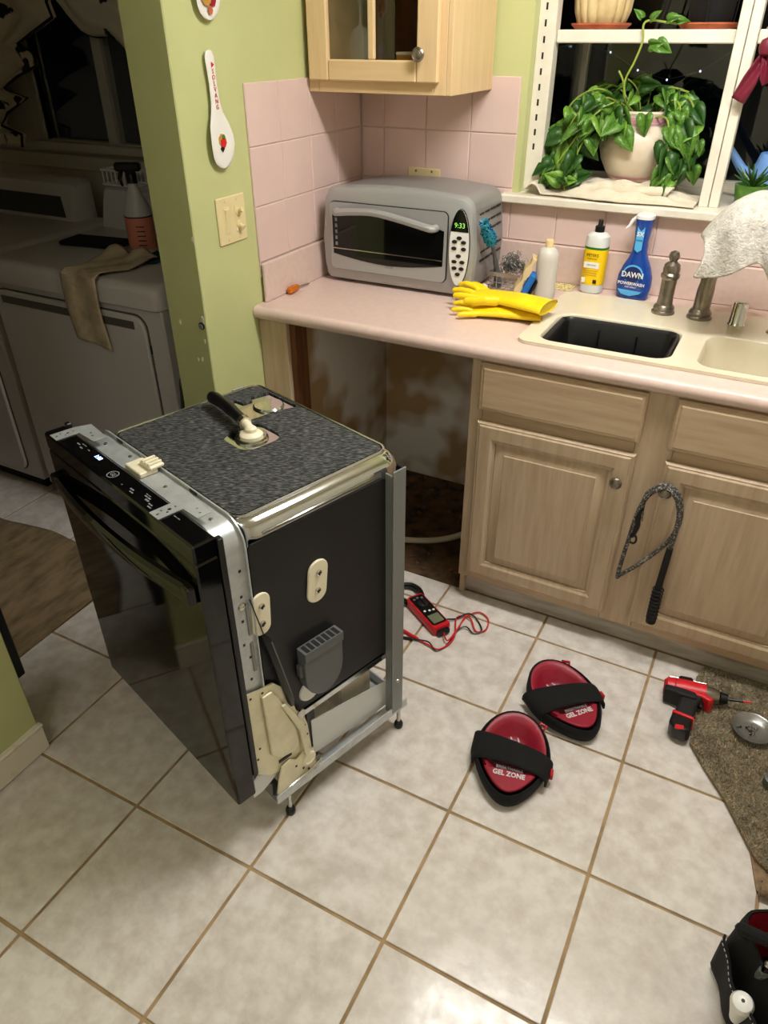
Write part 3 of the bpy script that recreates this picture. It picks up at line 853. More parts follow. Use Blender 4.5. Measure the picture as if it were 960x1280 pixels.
MB().tube(smooth_path([(0.256, 0.347, 0.894), (0.220, 0.352, 0.897), (0.170, 0.360, 0.899), (0.120, 0.366, 0.898), (0.098, 0.369, 0.895), (0.090, 0.370, 0.893)], 4),
          [0.013]*6+[0.0145]*6+[0.015]*6+[0.014, 0.012, 0.008], 14).build('rubber_hose', 'black_plastic', nz)
MB().lathe([(0.038, 0), (0.038, 0.002), (0.034, 0.006), (0.010, 0.0075)], (0.178, 0.470, 0.8652), 30).build('round_cover', 'polished_steel', dw)

# black sound pad on the side
pad = rrect(0.122, 0.484, 0.315, 0.826, 0.012, 3)
side('side_pad', pad, 0.5684, 0.5725, 'black_pad')
side('side_pad', pad, 0.0255, 0.0296, 'black_pad')
side('tub_flange', [(0.13, 0.297), (0.515, 0.297), (0.515, 0.312), (0.13, 0.312)], 0.558, 0.577, 'polished_steel')
side('tub_flange', [(0.13, 0.297), (0.515, 0.297), (0.515, 0.312), (0.13, 0.312)], 0.021, 0.040, 'polished_steel')
MB().box(0.04, 0.56, 0.5475, 0.552, 0.33, 0.82, ch=0.004).build('back_pad', 'black_pad', dw)
def oval(dc, zc, hw, hh, tilt):
    pts = rrect(-hw, hw, -hh, hh, hw*0.95, 7)
    c, s = math.cos(tilt), math.sin(tilt)
    pts = [(dc+x*c-y*s, zc+x*s+y*c) for x, y in pts]
    o = side('spring_cover', pts, 0.5726, 0.5785, 'cream_plastic'); bev(o, 0.002, 2)
    for k in (-0.42, 0.42):
        y = k*hh; cx, cz = dc-y*s, zc+y*c
        MB().lathe([(0.0075, 0), (0.007, 0.003), (0.004, 0.0045), (0.003, 0.003)], (0.5784, cx, cz), 14, None, True, (1, 0, 0)).build('screw', 'steel', o)
        MB().box(0.5820, 0.5832, cx-0.005, cx+0.005, cz-0.0008, cz+0.0008).box(0.5820, 0.5832, cx-0.0008, cx+0.0008, cz-0.005, cz+0.005).build('screw_slot', 'label_black', o)
oval(0.277, 0.660, 0.026, 0.053, -0.12)
oval(0.131, 0.657, 0.022, 0.052, -0.06)
# grey vent outlet
vp = [(0.210, 0.508), (0.210, 0.425)]+[(0.264-0.054*math.cos(i*PI/14), 0.425-0.068*math.sin(i*PI/14)) for i in range(1, 14)]+[(0.318, 0.425), (0.318, 0.508)]
vent = side('vent', vp, 0.5726, 0.600, 'grey_plastic'); bev(vent, 0.002, 2)
side('vent_band', [(0.2095, 0.484), (0.3185, 0.484), (0.3185, 0.509), (0.2095, 0.509)], 0.574, 0.604, 'grey_plastic', vent)
for k in range(7):
    d0 = 0.216+k*0.0143
    MB().box(0.578, 0.6015, d0, d0+0.010, 0.5085, 0.5096).build('vent_slot', 'label_black', vent)
for d0 in (0.203, 0.318):
    MB().box(0.574, 0.590, d0, d0+0.008, 0.43, 0.465, ch=0.002).build('vent_clip', 'grey_plastic', vent)
MB().lathe([(0.030, 0), (0.028, 0.004), (0.01, 0.006)], (0.5726, 0.235, 0.362), 20, None, True, (1, 0, 0)).build('vent_gasket', 'white_plastic', vent)
# door balance: cord and black damper
MB().tube([(0.584, 0.105, 0.715), (0.585, 0.128, 0.600)], 0.0014, 6).build('cord', 'label_black', dw)
da = MB().tube([(0.586, 0.125, 0.610), (0.588, 0.130, 0.595), (0.588, 0.172, 0.385), (0.588, 0.174, 0.372)], [0.004, 0.0085, 0.0085, 0.005], 12).build('damper', 'black_plastic', dw)
MB().tube([(0.595, 0.136, 0.590), (0.595, 0.172, 0.41)], 0.002, 6).build('damper_rib', 'grey_plastic', da)
# rear post, an angle iron
MB().box(0.5935, 0.5975, 0.482, 0.520, 0.10, 0.848, ch=0.001).build('rear_post', 'grey_steel', dw)
MB().box(0.574, 0.5932, 0.480, 0.4835, 0.10, 0.838).build('rear_post_flange', 'grey_steel', dw)
MB().box(0.0005, 0.0045, 0.482, 0.520, 0.10, 0.848, ch=0.001).build('rear_post', 'grey_steel', dw)
MB().box(0.0048, 0.024, 0.480, 0.4835, 0.10, 0.838).build('rear_post_flange', 'grey_steel', dw)
MB().lathe([(0.006, 0), (0.005, 0.003), (0.002, 0.004)], (0.5975, 0.500, 0.215), 12, None, True, (1, 0, 0)).build('screw', 'steel', dw)
# stamped hinge plate, lower right front
for w0, sgn in ((0.580, 1), (0.018, -1)):
    hg = side('hinge_plate', [(0.068, 0.478), (0.100, 0.470), (0.134, 0.466), (0.156, 0.437), (0.176, 0.385), (0.186, 0.340), (0.205, 0.312), (0.214, 0.270), (0.222, 0.150), (0.216, 0.125), (0.200, 0.120), (0.120, 0.185), (0.100, 0.190), (0.086, 0.205), (0.066, 0.222), (0.056, 0.250), (0.054, 0.302)], w0, w0+sgn*0.004, 'zinc')
    if sgn > 0:
        o = side('hinge_bulge', [(0.098, 0.452), (0.126, 0.452), (0.142, 0.420), (0.160, 0.350), (0.178, 0.300), (0.184, 0.235), (0.168, 0.222), (0.124, 0.232), (0.104, 0.262)], 0.5838, 0.5925, 'zinc', hg); bev(o, 0.005, 3)
        o = side('hinge_arm', [(0.140, 0.400), (0.152, 0.398), (0.196, 0.300), (0.206, 0.190), (0.192, 0.184), (0.180, 0.290)], 0.5925, 0.599, 'zinc', hg); bev(o, 0.002, 2)
        MB().box(0.5838, 0.5865, 0.124, 0.160, 0.211, 0.219).build('slot', 'label_black', hg)
        o = side('foot_bracket', [(0.126, 0.200), (0.150, 0.206), (0.170, 0.188), (0.196, 0.200), (0.222, 0.186), (0.224, 0.130), (0.200, 0.100), (0.112, 0.082), (0.106, 0.120), (0.114, 0.165)], 0.5865, 0.592, 'zinc', hg); bev(o, 0.002, 2)
        MB().lathe([(0.020, 0), (0.019, 0.004), (0.014, 0.005), (0.012, 0.003), (0.004, 0.004)], (0.592, 0.203, 0.166), 20, None, True, (1, 0, 0)).build('hinge_pivot', 'cream_plastic', hg)
        for d_, z_ in ((0.075, 0.462), (0.105, 0.458), (0.080, 0.300), (0.210, 0.24), (0.205, 0.275), (0.072, 0.27), (0.165, 0.17), (0.185, 0.145), (0.20, 0.13)):
            MB().box(0.583, 0.5934 if d_ > 0.15 and z_ < 0.2 else 0.5848, d_-0.0025, d_+0.0025, z_-0.0025, z_+0.0025).build('hole', 'label_black', hg)
        MB().lathe([(0.012, 0), (0.012, 0.004), (0.006, 0.005)], (0.584, 0.198, 0.322), 16, None, True, (1, 0, 0)).build('bolt', 'steel', hg)
        o = side('door_arm', [(0.050, 0.200), (0.066, 0.215), (0.100, 0.190), (0.150, 0.200), (0.150, 0.190), (0.104, 0.165), (0.075, 0.150), (0.050, 0.150)], 0.576, 0.5795, 'light_plate', hg)
# lower frame
MB().box(0.5925, 0.5965, 0.10, 0.540, 0.090, 0.118, ch=0.001).box(0.560, 0.5925, 0.10, 0.540, 0.090, 0.093).build('base_rail', 'galvanised', dw)
MB().box(0.0015, 0.0055, 0.10, 0.540, 0.090, 0.118, ch=0.001).box(0.0055, 0.040, 0.10, 0.540, 0.090, 0.093).build('base_rail', 'galvanised', dw)
MB().box(0.040, 0.560, 0.500, 0.535, 0.090, 0.094).box(0.04, 0.56, 0.532, 0.536, 0.094, 0.125).build('cross_rail', 'galvanised', dw)
MB().box(0.020, 0.575, 0.100, 0.135, 0.096, 0.100).box(0.02, 0.575, 0.10, 0.104, 0.1, 0.145).build('cross_rail', 'grey_steel', dw)
side('kick_plate', [(0.232, 0.258), (0.512, 0.203), (0.516, 0.120), (0.40, 0.122), (0.233, 0.140)], 0.571, 0.574, 'light_plate')
MB().tube([(0.588, 0.110, 0.094), (0.590, 0.135, 0.112), (0.598, 0.200, 0.128), (0.599, 0.238, 0.142)], 0.004, 8).build('tie_wire', 'steel', dw)
sp = MB().lathe([(0.10, 0.0), (0.12, 0.03), (0.10, 0.09), (0.06, 0.13)], (0.30, 0.33, 0.165), 24).build('sump', 'black_plastic', dw)
MB().cyl((0.36, 0.30, 0.20), (0.48, 0.30, 0.20), 0.045, n=18).build('pump_motor', 'old_white', sp)
MB().box(0.44, 0.53, 0.36, 0.47, 0.15, 0.23, ch=0.006).build('junction_box', 'old_white', sp)
side('dark_brace', [(0.222, 0.30), (0.245, 0.30), (0.246, 0.12), (0.224, 0.12)], 0.565, 0.571, 'black_plastic')
for (x, y) in ((0.580, 0.143), (0.578, 0.526), (0.022, 0.143), (0.022, 0.526)):
    lg = MB().cyl((x, y, 0.022), (x, y, 0.135), 0.0055, n=10).build('levelling_leg', 'steel', dw)
    MB().lathe([(0.011, 0.0005), (0.0125, 0.004), (0.0125, 0.014), (0.009, 0.022), (0.006, 0.024)], (x, y, 0), 16).build('foot', 'black_plastic', lg)

# ================================================================== TOASTER OVEN
to = thing('toaster_oven', (0.312, -0.185, ZC), 'silver countertop toaster oven with dark glass door in the tiled corner', 'toaster oven', rz=0.015)
def toring(y, grow, ztop, zlow=0.012):
    pts = []
    hw = 0.268+grow
    for i in range(7):                     # bottom left to bottom right handled by corners
        pass
    def arc(cx, cz, r, a0, a1, n=6): return [(cx+r*math.cos(math.radians(a0+(a1-a0)*i/n)), y, cz+r*math.sin(math.radians(a0+(a1-a0)*i/n))) for i in range(n+1)]
    r = 0.045
    pts += arc(hw-r-0.012, ztop-r, r, 0, 90)
    for i in range(1, 8):
        x = (hw-r-0.012)*(1-2*i/8); pts.append((x, y, ztop+0.012*(1-(1-2*i/8)**2)))
    pts += arc(-hw+r+0.012, ztop-r, r, 90, 180)
    pts += [(-hw, y, 0.14), (-hw+0.004, y, 0.06)]
    pts += arc(-hw+0.03, zlow+0.02, 0.02, 180, 270, 3)
    pts += arc(hw-0.03, zlow+0.02, 0.02, 270, 360, 3)
    pts += [(hw-0.004, y, 0.06), (hw, y, 0.14)]
    return pts
MB().loft([toring(0.150, -0.012, 0.286), toring(0.140, -0.004, 0.296), toring(-0.085, 0.0, 0.302), toring(-0.120, 0.002, 0.302)], True, True).build('body', 'silver_paint', to, 30)
MB().loft([toring(-0.1205, 0.004, 0.304), toring(-0.135, 0.006, 0.304), toring(-0.150, 0.002, 0.298), toring(-0.156, -0.010, 0.284, 0.020)], True, True).build('front_fascia', 'silver_light', to, 30)
XZ = lambda y: Matrix(((1, 0, 0, 0), (0, 0, -1, y), (0, 1, 0, 0), (0, 0, 0, 1)))     # (x, z, out) -> world, out toward -y
td = MB().prism(rrect(-0.236, 0.186, 0.045, 0.262, 0.018, 5), 0.0, 0.004, XZ(-0.1562)).build('door', 'label_black', to)
MB().prism(rrect(-0.2335, 0.1835, 0.0475, 0.2595, 0.016, 5), 0.004, 0.010, XZ(-0.1562)).build('door_panel', 'silver_light', td)
gp = [(-0.224, 0.228), (-0.223, 0.098)]+[(-0.223+0.396*i/12, 0.098-0.020*math.sin(PI*i/12)) for i in range(1, 12)]+[(0.174, 0.098), (0.176, 0.205), (0.10, 0.222), (0.0, 0.236), (-0.12, 0.240)]
MB().prism(gp, 0.010, 0.0115, XZ(-0.1562)).build('door_glass', 'dark_glass', td)
hpts = smooth_path([(-0.203, -0.1685, 0.232), (-0.195, -0.192, 0.233), (-0.14, -0.196, 0.240), (-0.06, -0.197, 0.245), (0.02, -0.197, 0.236), (0.10, -0.196, 0.222), (0.142, -0.192, 0.214), (0.150, -0.1685, 0.213)], 4)
MB().tube(hpts, 0.0115, 10).build('door_handle', 'silver_light', td)
MB().box(-0.222, 0.172, -0.1690, -0.1680, 0.114, 0.117).build('rack_edge', 'steel', td)
for k in range(5):  # short grey bars in a column at the left of the glass
    MB().box(-0.214, -0.206, -0.1690, -0.1680, 0.125+k*0.019, 0.136+k*0.019).build('grey_bar', 'print_grey', td)
text('badge', 'OSTER', 0.010, basis((-0.015, -0.1668, 0.073), (1, 0, 0), (0, 0, 1)), 'print_grey', td)
# control oval
MB().prism(circ(0.226, 0.158, 0.034, 30, 0.116), 0.0, 0.006, XZ(-0.1560)).build('control_bezel', 'label_black', to)
cpn = MB().prism(circ(0.226, 0.158, 0.0325, 30, 0.1140), 0.006, 0.008, XZ(-0.1560)).build('control_oval', 'white_plastic', to)
dp = [(0.226+0.0325*math.cos(a), 0.158+0.114*math.sin(a)) for a in [math.radians(26+128*i/16) for i in range(17)]]
MB().prism(dp, 0.008, 0.0090, XZ(-0.1560)).build('display_window', 'dark_glass', cpn)
text('display_digits', '9:33', 0.021, basis((0.226, -0.1652, 0.226), (1, 0, 0), (0, 0, 1)), 'clock_digits', cpn)
for (x, z) in ((0.226, 0.190), (0.211, 0.178), (0.241, 0.178), (0.210, 0.158), (0.242, 0.158), (0.226, 0.136), (0.213, 0.118), (0.239, 0.118), (0.214, 0.098), (0.238, 0.098), (0.226, 0.080)):
    MB().prism(circ(x, z, 0.0085, 14, 0.0055), 0.008, 0.0105, XZ(-0.1560)).build('button', 'label_black', cpn)
for r in range(6):                # louvres pressed into the right side
    for c in range(4):
        z = 0.245-r*0.028; y = -0.080+c*0.052
        if r in (3,): continue
        xs = 0.268-0.012*max(0.0, z-0.14)/0.117
        MB().box(xs-0.002, xs+0.0006, y, y+0.040, z-0.003, z+0.003).build('louvre', 'label_black', to)
for x in (-0.22, 0.22):
    for y in (-0.11, 0.11):
        MB().cyl((x, y, 0.0005), (x, y, 0.022), 0.012, 0.015, 12).build('foot', 'black_plastic', to)

# outlet plate behind it, switch plate, spoon rests
ol = thing('outlet_plate', (0.256, -0.001, 1.17), 'ivory outlet cover behind the toaster oven', 'outlet')
MB().box(-0.062, 0.062, -0.006, 0.0, -0.058, 0.058, ch=0.003).build('cover', 'ivory_plastic', ol)
for x in (-0.03, 0.03):
    MB().lathe([(0.004, 0), (0.004, 0.001), (0.002, 0.002)], (x, -0.006, 0.048), 10, None, True, (0, -1, 0)).build('screw', 'pewter', ol)
sw = thing('switch_plate', (0.0, -0.765, 1.173), 'ivory double light switch plate on the green wall', 'light switch')
MB().box(0.0002, 0.006, -0.064, 0.064, -0.064, 0.064, ch=0.003).build('plate', 'ivory_plastic', sw)
rk = MB().box(0.0055, 0.0075, -0.037, -0.013, -0.036, 0.036, ch=0.001).build('rocker_frame', 'ivory_plastic', sw)
MB().loft([[(0.0075, -0.034, -0.031), (0.0075, -0.016, -0.031), (0.0075, -0.016, 0.031), (0.0075, -0.034, 0.031)], [(0.0085, -0.033, -0.030), (0.0085, -0.017, -0.030), (0.0125, -0.017, 0.030), (0.0125, -0.033, 0.030)]]).build('rocker', 'ivory_plastic', rk)
d2_ = MB().box(0.0055, 0.0075, 0.012, 0.040, -0.036, 0.036, ch=0.001).build('duplex_frame', 'ivory_plastic', sw)
for z, up in ((0.017, 1), (-0.017, -1)):
    MB().lathe([(0.011, 0), (0.010, 0.003)], (0.0075, 0.026, z), 14, None, True, (1, 0, 0)).build('switch_collar', 'ivory_plastic', d2_)
    MB().cyl((0.0075, 0.026, z), (0.024, 0.026, z+up*0.008), 0.0055, 0.007, 10).build('toggle', 'ivory_plastic', d2_)
for y in (-0.025, 0.026):
    for z in (-0.052, 0.052):
        MB().lathe([(0.004, 0), (0.004, 0.001), (0.002, 0.002)], (0.006, y, z), 10, None, True, (1, 0, 0)).build('screw', 'ivory_plastic', sw)

def spoon_rest(yc, ztip, label):
    """ceramic spoon rest hung on the wall, bowl down, front toward +x"""
    s = thing('spoon_rest', (0.0005, yc, ztip), label, 'spoon rest', 'spoon rests on the green wall')
    L = 0.275
    prof = [(0.0, 0.008), (0.004, 0.020), (0.014, 0.034), (0.03, 0.043), (0.055, 0.048), (0.08, 0.047), (0.105, 0.040), (0.135, 0.024), (0.16, 0.0175), (0.20, 0.0155), (0.24, 0.018), (0.26, 0.019), (0.272, 0.013), (0.275, 0.005)]
    mb = MB(); rings = []
    for z, hw in prof:
        ring = []
        bowl = max(0.0, 1-abs(z-0.065)/0.075)
        lean = 0.012+0.010*bowl
        for i in range(16):
            a = 2*PI*i/16
            y = hw*math.cos(a)
            fx = lean+0.004*math.sin(a) - (0.010*bowl*(1-(y/hw)**2) if hw > 0.005 else 0)
            ring.append((fx, y+0.010*(z/L)*-1, z))
        rings.append(ring)
    mb.loft(rings).build('dish', 'white_ceramic', s, 60)
    MB().box(0.0, 0.014, -0.010, -0.002, 0.215, 0.222).build('hanger', 'pewter', s)
    return s
sr = spoon_rest(-0.785, 1.312, 'white souvenir spoon rest with red lettering beside the pink tiles')
for k, ch in enumerate('SOLVANG'):
    z = 0.228-k*0.0135
    text('lettering', ch, 0.0155, basis((0.0174, -0.010*(z/0.275), z), (0, 1, 0), (0.05, 0, 1)), 'bright_red', sr)
MB().prism(circ(0, 0, 0.007, 3), 0, 0.001, basis((0.0168, -0.008, 0.243), (0, 1, 0), (0, 0, 1))).build('printed_motif', 'bright_red', sr)
for (y, z, r, mm, n_) in ((0.0, 0.068, 0.017, 'brass_box', 7), (0.002, 0.062, 0.013, 'bright_red', 5), (-0.004, 0.048, 0.009, 'label_black', 4), (0.004, 0.076, 0.007, 'leaf_green', 5)):
    MB().prism(circ(0, 0, r, n_), 0, 0.0008, basis((0.0165+0.002*(n_ == 5)+0.001*(n_ == 4), y, z), (0, 1, 0), (0, 0, 1))).build('printed_motif', mm, sr)
sr2 = spoon_rest(-0.780, 1.650, 'patterned spoon rest cut off by the top edge above another')
for (y, z, r, mm, n_) in ((-0.012, 0.048, 0.020, 'brass_box', 9), (0.012, 0.04, 0.014, 'dark_red', 6), (0.0, 0.02, 0.010, 'terracotta', 6), (0.018, 0.07, 0.014, 'bright_red', 6), (-0.015, 0.075, 0.012, 'soap_yellow', 6)):
    MB().prism(circ(0, 0, r, n_), 0, 0.0008, basis((0.0175+0.0004*n_, y, z), (0, 1, 0), (0, 0, 1))).build('printed_motif', mm, sr2)

# ================================================================== ON THE COUNTER
sd = thing('screwdriver', (0.032, -0.50, ZC), 'small screwdriver with amber handle lying against the left backsplash', 'screwdriver', rz=0.06)
MB().tube([(0, -0.055, 0.0125), (0, -0.050, 0.0125), (0, -0.02, 0.0125), (0, -0.002, 0.0125), (0, 0.008, 0.0125)], [0.006, 0.011, 0.012, 0.010, 0.006], 8).build('handle', 'amber', sd, 20)
MB().cyl((0, 0.008, 0.0115), (0, 0.075, 0.0035), 0.0028, n=8).build('shaft', 'steel', sd)

def glove(name, base, rz, label, flip=1, seed=1, fan=1.0):
    g = thing(name, base, label, 'rubber glove', 'yellow rubber gloves', rz=rz)
    mb = MB()
    def sec(x, hw, hh, z, yo=0.0):
        return [(x, yo+hw*math.cos(2*PI*i/18), z+hh*math.sin(2*PI*i/18)*(1.0 if math.sin(2*PI*i/18) > 0 else 0.75)) for i in range(18)]
    mb.loft([sec(0.0, 0.058, 0.017, 0.018), sec(0.03, 0.056, 0.020, 0.019), sec(0.09, 0.050, 0.022, 0.020), sec(0.14, 0.046, 0.020, 0.019), sec(0.19, 0.047, 0.018, 0.017), sec(0.23, 0.045, 0.015, 0.015), sec(0.245, 0.036, 0.011, 0.0135)])
    for k, (y0, ln, ang, zl) in enumerate(((-0.037, 0.082, -0.26, 0.012), (-0.013, 0.098, -0.09, 0.020), (0.012, 0.094, 0.10, 0.010), (0.036, 0.072, 0.30, 0.004))):
        ang *= fan
        p = [(0.222, y0, 0.015)]
        for t in (0.35, 0.7, 0.93, 1.0):
            p.append((0.222+ln*t*math.cos(ang), y0+ln*t*math.sin(ang), 0.014+zl*math.sin(t*2.6)))
        mb.tube(p, [0.0115, 0.0110, 0.0102, 0.0085, 0.005], 10)
    mb.tube([(0.150, flip*0.032, 0.018), (0.178, flip*0.058, 0.022), (0.205, flip*0.070, 0.018), (0.232, flip*0.076, 0.014), (0.240, flip*0.077, 0.013)], [0.016, 0.0155, 0.013, 0.0115, 0.006], 10)
    o = mb.build('glove_body', 'yellow_rubber', g)
    md = o.modifiers.new('fuse', 'REMESH'); md.mode = 'VOXEL'; md.voxel_size = 0.0026; md.use_smooth_shade = True
    md = o.modifiers.new('soft', 'SMOOTH'); md.iterations = 4; md.factor = 0.5
    mb = MB()
    rim = [(x-0.001, y, z) for x, y, z in sec(0.0, 0.0595, 0.0185, 0.0190)]
    mb.tube(rim, 0.0022, 6, None, True)
    mb.build('cuff_roll', 'yellow_rubber', g)
    return g
glove('rubber_glove', (0.868, -0.440, ZC+0.030), PI-0.16, 'yellow rubber glove lying on top, cuff reaching over the sink rim', 1)
g2 = glove('rubber_glove', (0.845, -0.418, ZC+0.0005), PI+0.22, 'yellow rubber glove lying underneath, fingers spread toward the counter edge', -1, 2, 1.5)
g2.scale = (0.85, 0.85, 0.85)

# wire caddy with brush, scourers and sponges
cd = thing('wire_caddy', (0.641, -0.125, ZC), 'small wire sink caddy beside the toaster oven', 'caddy')
hx, hy, hh = 0.052, 0.072, 0.055
mb = MB()
for z, r in ((0.003, 0.0016), (0.028, 0.0013), (hh, 0.0024)):
    mb.tube([(x, y, z) for x, y in rrect(-hx, hx, -hy, hy, 0.012, 4)], r, 6, None, True)
for k in range(5):
    x = -hx+hx*2*(k+0.5)/5
    mb.tube([(x, -hy, hh), (x, -hy, 0.003), (x, hy, 0.003), (x, hy, hh)], 0.0013, 6)
for k in range(5):
    y = -hy+hy*2*(k+0.5)/5
    mb.tube([(-hx, y, hh), (-hx, y, 0.003), (hx, y, 0.003), (hx, y, hh)], 0.0013, 6)
mb.build('wire_basket', 'wire_chrome', cd)
MB().box(-hx, hx, -hy-0.004, -hy-0.001, hh-0.007, hh+0.006, ch=0.001).build('front_band', 'wire_chrome', cd)
MB().cyl((-hx-0.010, -hy-0.010, 0.012), (-hx+0.004, -hy-0.012, 0.012), 0.010, 0.006, 12).build('suction_cup', 'clear_plastic', cd)
wl_ = thing('steel_scourer', (0.645, -0.120, ZC+0.040), 'curly stainless scourer heaped in the wire caddy', 'scourer')
rng = random.Random(3); mb = MB()
for k in range(90):
    c = Vector((rng.gauss(0, 0.017), rng.gauss(0, 0.024), 0.030+rng.gauss(0, 0.014)))
    ax = frame((rng.gauss(0, 1), rng.gauss(0, 1), rng.gauss(0, 1)))
    R = rng.uniform(0.008, 0.017)
    mb.tube([c+ax[0]*(R*math.cos(t*0.7))+ax[1]*(R*math.sin(t*0.7))+ax[2]*(t*0.0012) for t in range(12)], 0.0009, 4)
mb.build('wire_curls', 'steel_wool', wl_, kind='stuff')
br = thing('dish_brush', (0.612, -0.172, ZC+0.008), 'dish brush with teal bristles leaning out of the caddy', 'brush')
MB().tube(smooth_path([(0.004, 0.004, 0.0), (0.002, 0.000, 0.03), (0.000, -0.010, 0.06), (0.0, -0.035, 0.10), (0.0, -0.060, 0.135), (-0.002, -0.085, 0.165), (-0.006, -0.110, 0.195)], 3),
          [0.014]*3+[0.013]*3+[0.009]*3+[0.0065]*3+[0.0065]*3+[0.008]*4, 10).build('handle', 'grey_plastic', br)
MB().tube([(-0.001, -0.080, 0.160), (-0.008, -0.125, 0.215)], [0.012, 0.011], 10).build('head_block', 'navy', br)
mb = MB(); mb2 = MB()
a = Vector((0.0, -0.074, 0.152)); b = Vector((-0.010, -0.132, 0.226)); fx = frame(b-a)
for k in range(760):
    t = rng.random()
    p = a+(b-a)*t; an = rng.uniform(0, 2*PI)
    dr_ = fx[0]*math.cos(an)+fx[1]*math.sin(an)
    ln = rng.uniform(0.016, 0.022)*(0.75+0.35*math.sin(PI*min(1, t+0.15)))
    tgt = mb2 if (an % PI) < 0.9 and rng.random() < 0.6 else mb
    q = p+dr_*ln+(b-a).normalized()*rng.uniform(-0.004, 0.010)
    s_ = fx[2].cross(dr_)*0.0011
    tgt.add([p+dr_*0.008-s_, p+dr_*0.008+s_, q+s_*0.7, q-s_*0.7], [(0, 1, 2, 3)])
solid(mb.build('bristles', 'teal_bristle', br, 0, kind='stuff'), 0.0010)
solid(mb2.build('bristles', 'blue_bristle', br, 0, kind='stuff'), 0.0010)
sg = thing('wavy_sponge', (0.690, -0.215, ZC+0.006), 'cream wavy sponge leaning beside the bottle', 'sponge', rot=(0.0, 0.42, 0.30))
pts = []
for i in range(25):
    t = i/24; pts.append((0.010+0.004*math.sin(t*4*PI), 0.01+t*0.120))
prof = pts+[(-x+0.004, z) for x, z in reversed(pts)]
MB().prism([(x, z) for x, z in prof], -0.030, 0.030, Matrix(((1, 0, 0, 0), (0, 0, 1, 0), (0, 1, 0, 0), (0, 0, 0, 1)))).build('sponge_body', 'sponge_cream', sg)
tag(sg)
sg2 = thing('blue_scrubber', (0.722, -0.235, ZC+0.006), 'blue scrubbing pad with dark grip leaning behind the plastic bottle', 'scrubber', rot=(0.0, 0.42, 0.3))
MB().box(-0.010, 0.010, -0.026, 0.026, 0.004, 0.082, ch=0.006).build('pad', 'sponge_blue', sg2)
MB().box(0.0105, 0.022, -0.020, 0.020, 0.008, 0.070, ch=0.005).build('grip', 'black_plastic', sg2)

def bottle(base, rings, n=24):
    mb = MB(); L = []
    for z, a, b, e in rings:
        L.append([(a*math.copysign(abs(math.cos(2*PI*i/n))**e, math.cos(2*PI*i/n)), b*math.copysign(abs(math.sin(2*PI*i/n))**e, math.sin(2*PI*i/n)), z) for i in range(n)])
    return mb.loft(L)
mk = thing('plastic_bottle', (0.786, -0.205, ZC), 'milky white plastic squeeze bottle without label beside the gloves', 'bottle')
bottle(0, [(0.0005, 0.029, 0.029, 1), (0.004, 0.032, 0.032, 1), (0.02, 0.0335, 0.0335, 1), (0.125, 0.0335, 0.0335, 1), (0.142, 0.032, 0.032, 1), (0.155, 0.025, 0.025, 1), (0.161, 0.014, 0.014, 1)]).build('body', 'milky_plastic', mk)
MB().lathe([(0.0125, 0), (0.0125, 0.020), (0.011, 0.023), (0.004, 0.024)], (0, 0, 0.1605), 18).build('cap', 'sponge_cream', mk)
ys = thing('soap_bottle', (0.902, -0.060, ZC), 'dish soap bottle with yellow label and black cap below the window', 'bottle', rz=-0.1)
bottle(0, [(0.0005, 0.032, 0.027, 0.8), (0.005, 0.036, 0.031, 0.8), (0.06, 0.037, 0.032, 0.8), (0.16, 0.037, 0.032, 0.8), (0.178, 0.035, 0.030, 0.85), (0.187, 0.026, 0.024, 1), (0.190, 0.014, 0.014, 1)]).build('body', 'clear_plastic', ys)
lb = bottle(0, [(0.030, 0.0372, 0.0322, 0.8), (0.140, 0.0374, 0.0324, 0.8)]).build('label', 'soap_yellow', ys)
bottle(0, [(0.140, 0.0373, 0.0323, 0.8), (0.147, 0.0373, 0.0323, 0.8)]).build('label_stripe', 'label_green', lb)
cpb = MB().lathe([(0.015, 0), (0.015, 0.016), (0.012, 0.018), (0.008, 0.020), (0.0075, 0.034), (0.006, 0.036)], (0, 0, 0.190), 18).build('cap', 'black_plastic', ys)
F_ = lambda x, z, y=-0.0325: basis((x, y, z), (1, 0, 0), (0, 0, 1))
MB().box(-0.024, 0.026, -0.0330, -0.0322, 0.083, 0.102).build('label_panel', 'label_white', lb)
text('lettering', "MEYER'S", 0.013, F_(0, 0.123), 'label_black', lb, sx=0.85)
text('lettering', 'CLEAN DAY', 0.006, F_(0, 0.112), 'label_black', lb)
text('lettering', 'DISH SOAP', 0.006, F_(0, 0.0925, -0.0331), 'label_black', lb)
for z in (0.074, 0.067, 0.060):
    MB().box(-0.022, 0.022, -0.0328, -0.0322, z, z+0.0015).build('fine_print', 'brass_box', lb)
MB().box(-0.026, -0.014, -0.0328, -0.0322, 0.036, 0.052).build('barcode', 'label_white', lb)
MB().box(0.012, 0.024, -0.0328, -0.0322, 0.036, 0.048).build('printed_mark', 'label_black', lb)
db = thing('spray_bottle', (1.036, -0.062, ZC), 'deep blue dish spray bottle with white trigger standing behind the sink', 'spray bottle', rz=-0.12)
bottle(0, [(0.0005, 0.044, 0.026, 0.8), (0.006, 0.050, 0.030, 0.8), (0.04, 0.055, 0.031, 0.8), (0.07, 0.053, 0.031, 0.8), (0.10, 0.043, 0.029, 0.85), (0.125, 0.030, 0.026, 0.9), (0.145, 0.023, 0.024, 0.9), (0.18, 0.0215, 0.024, 0.9), (0.225, 0.026, 0.028, 0.8), (0.243, 0.027, 0.029, 0.8)]).build('body', 'blue_bottle', db)
tr = bottle(0, [(0.243, 0.027, 0.030, 0.8), (0.252, 0.027, 0.030, 0.8), (0.256, 0.022, 0.026, 0.8)]).build('spray_head', 'white_plastic', db)
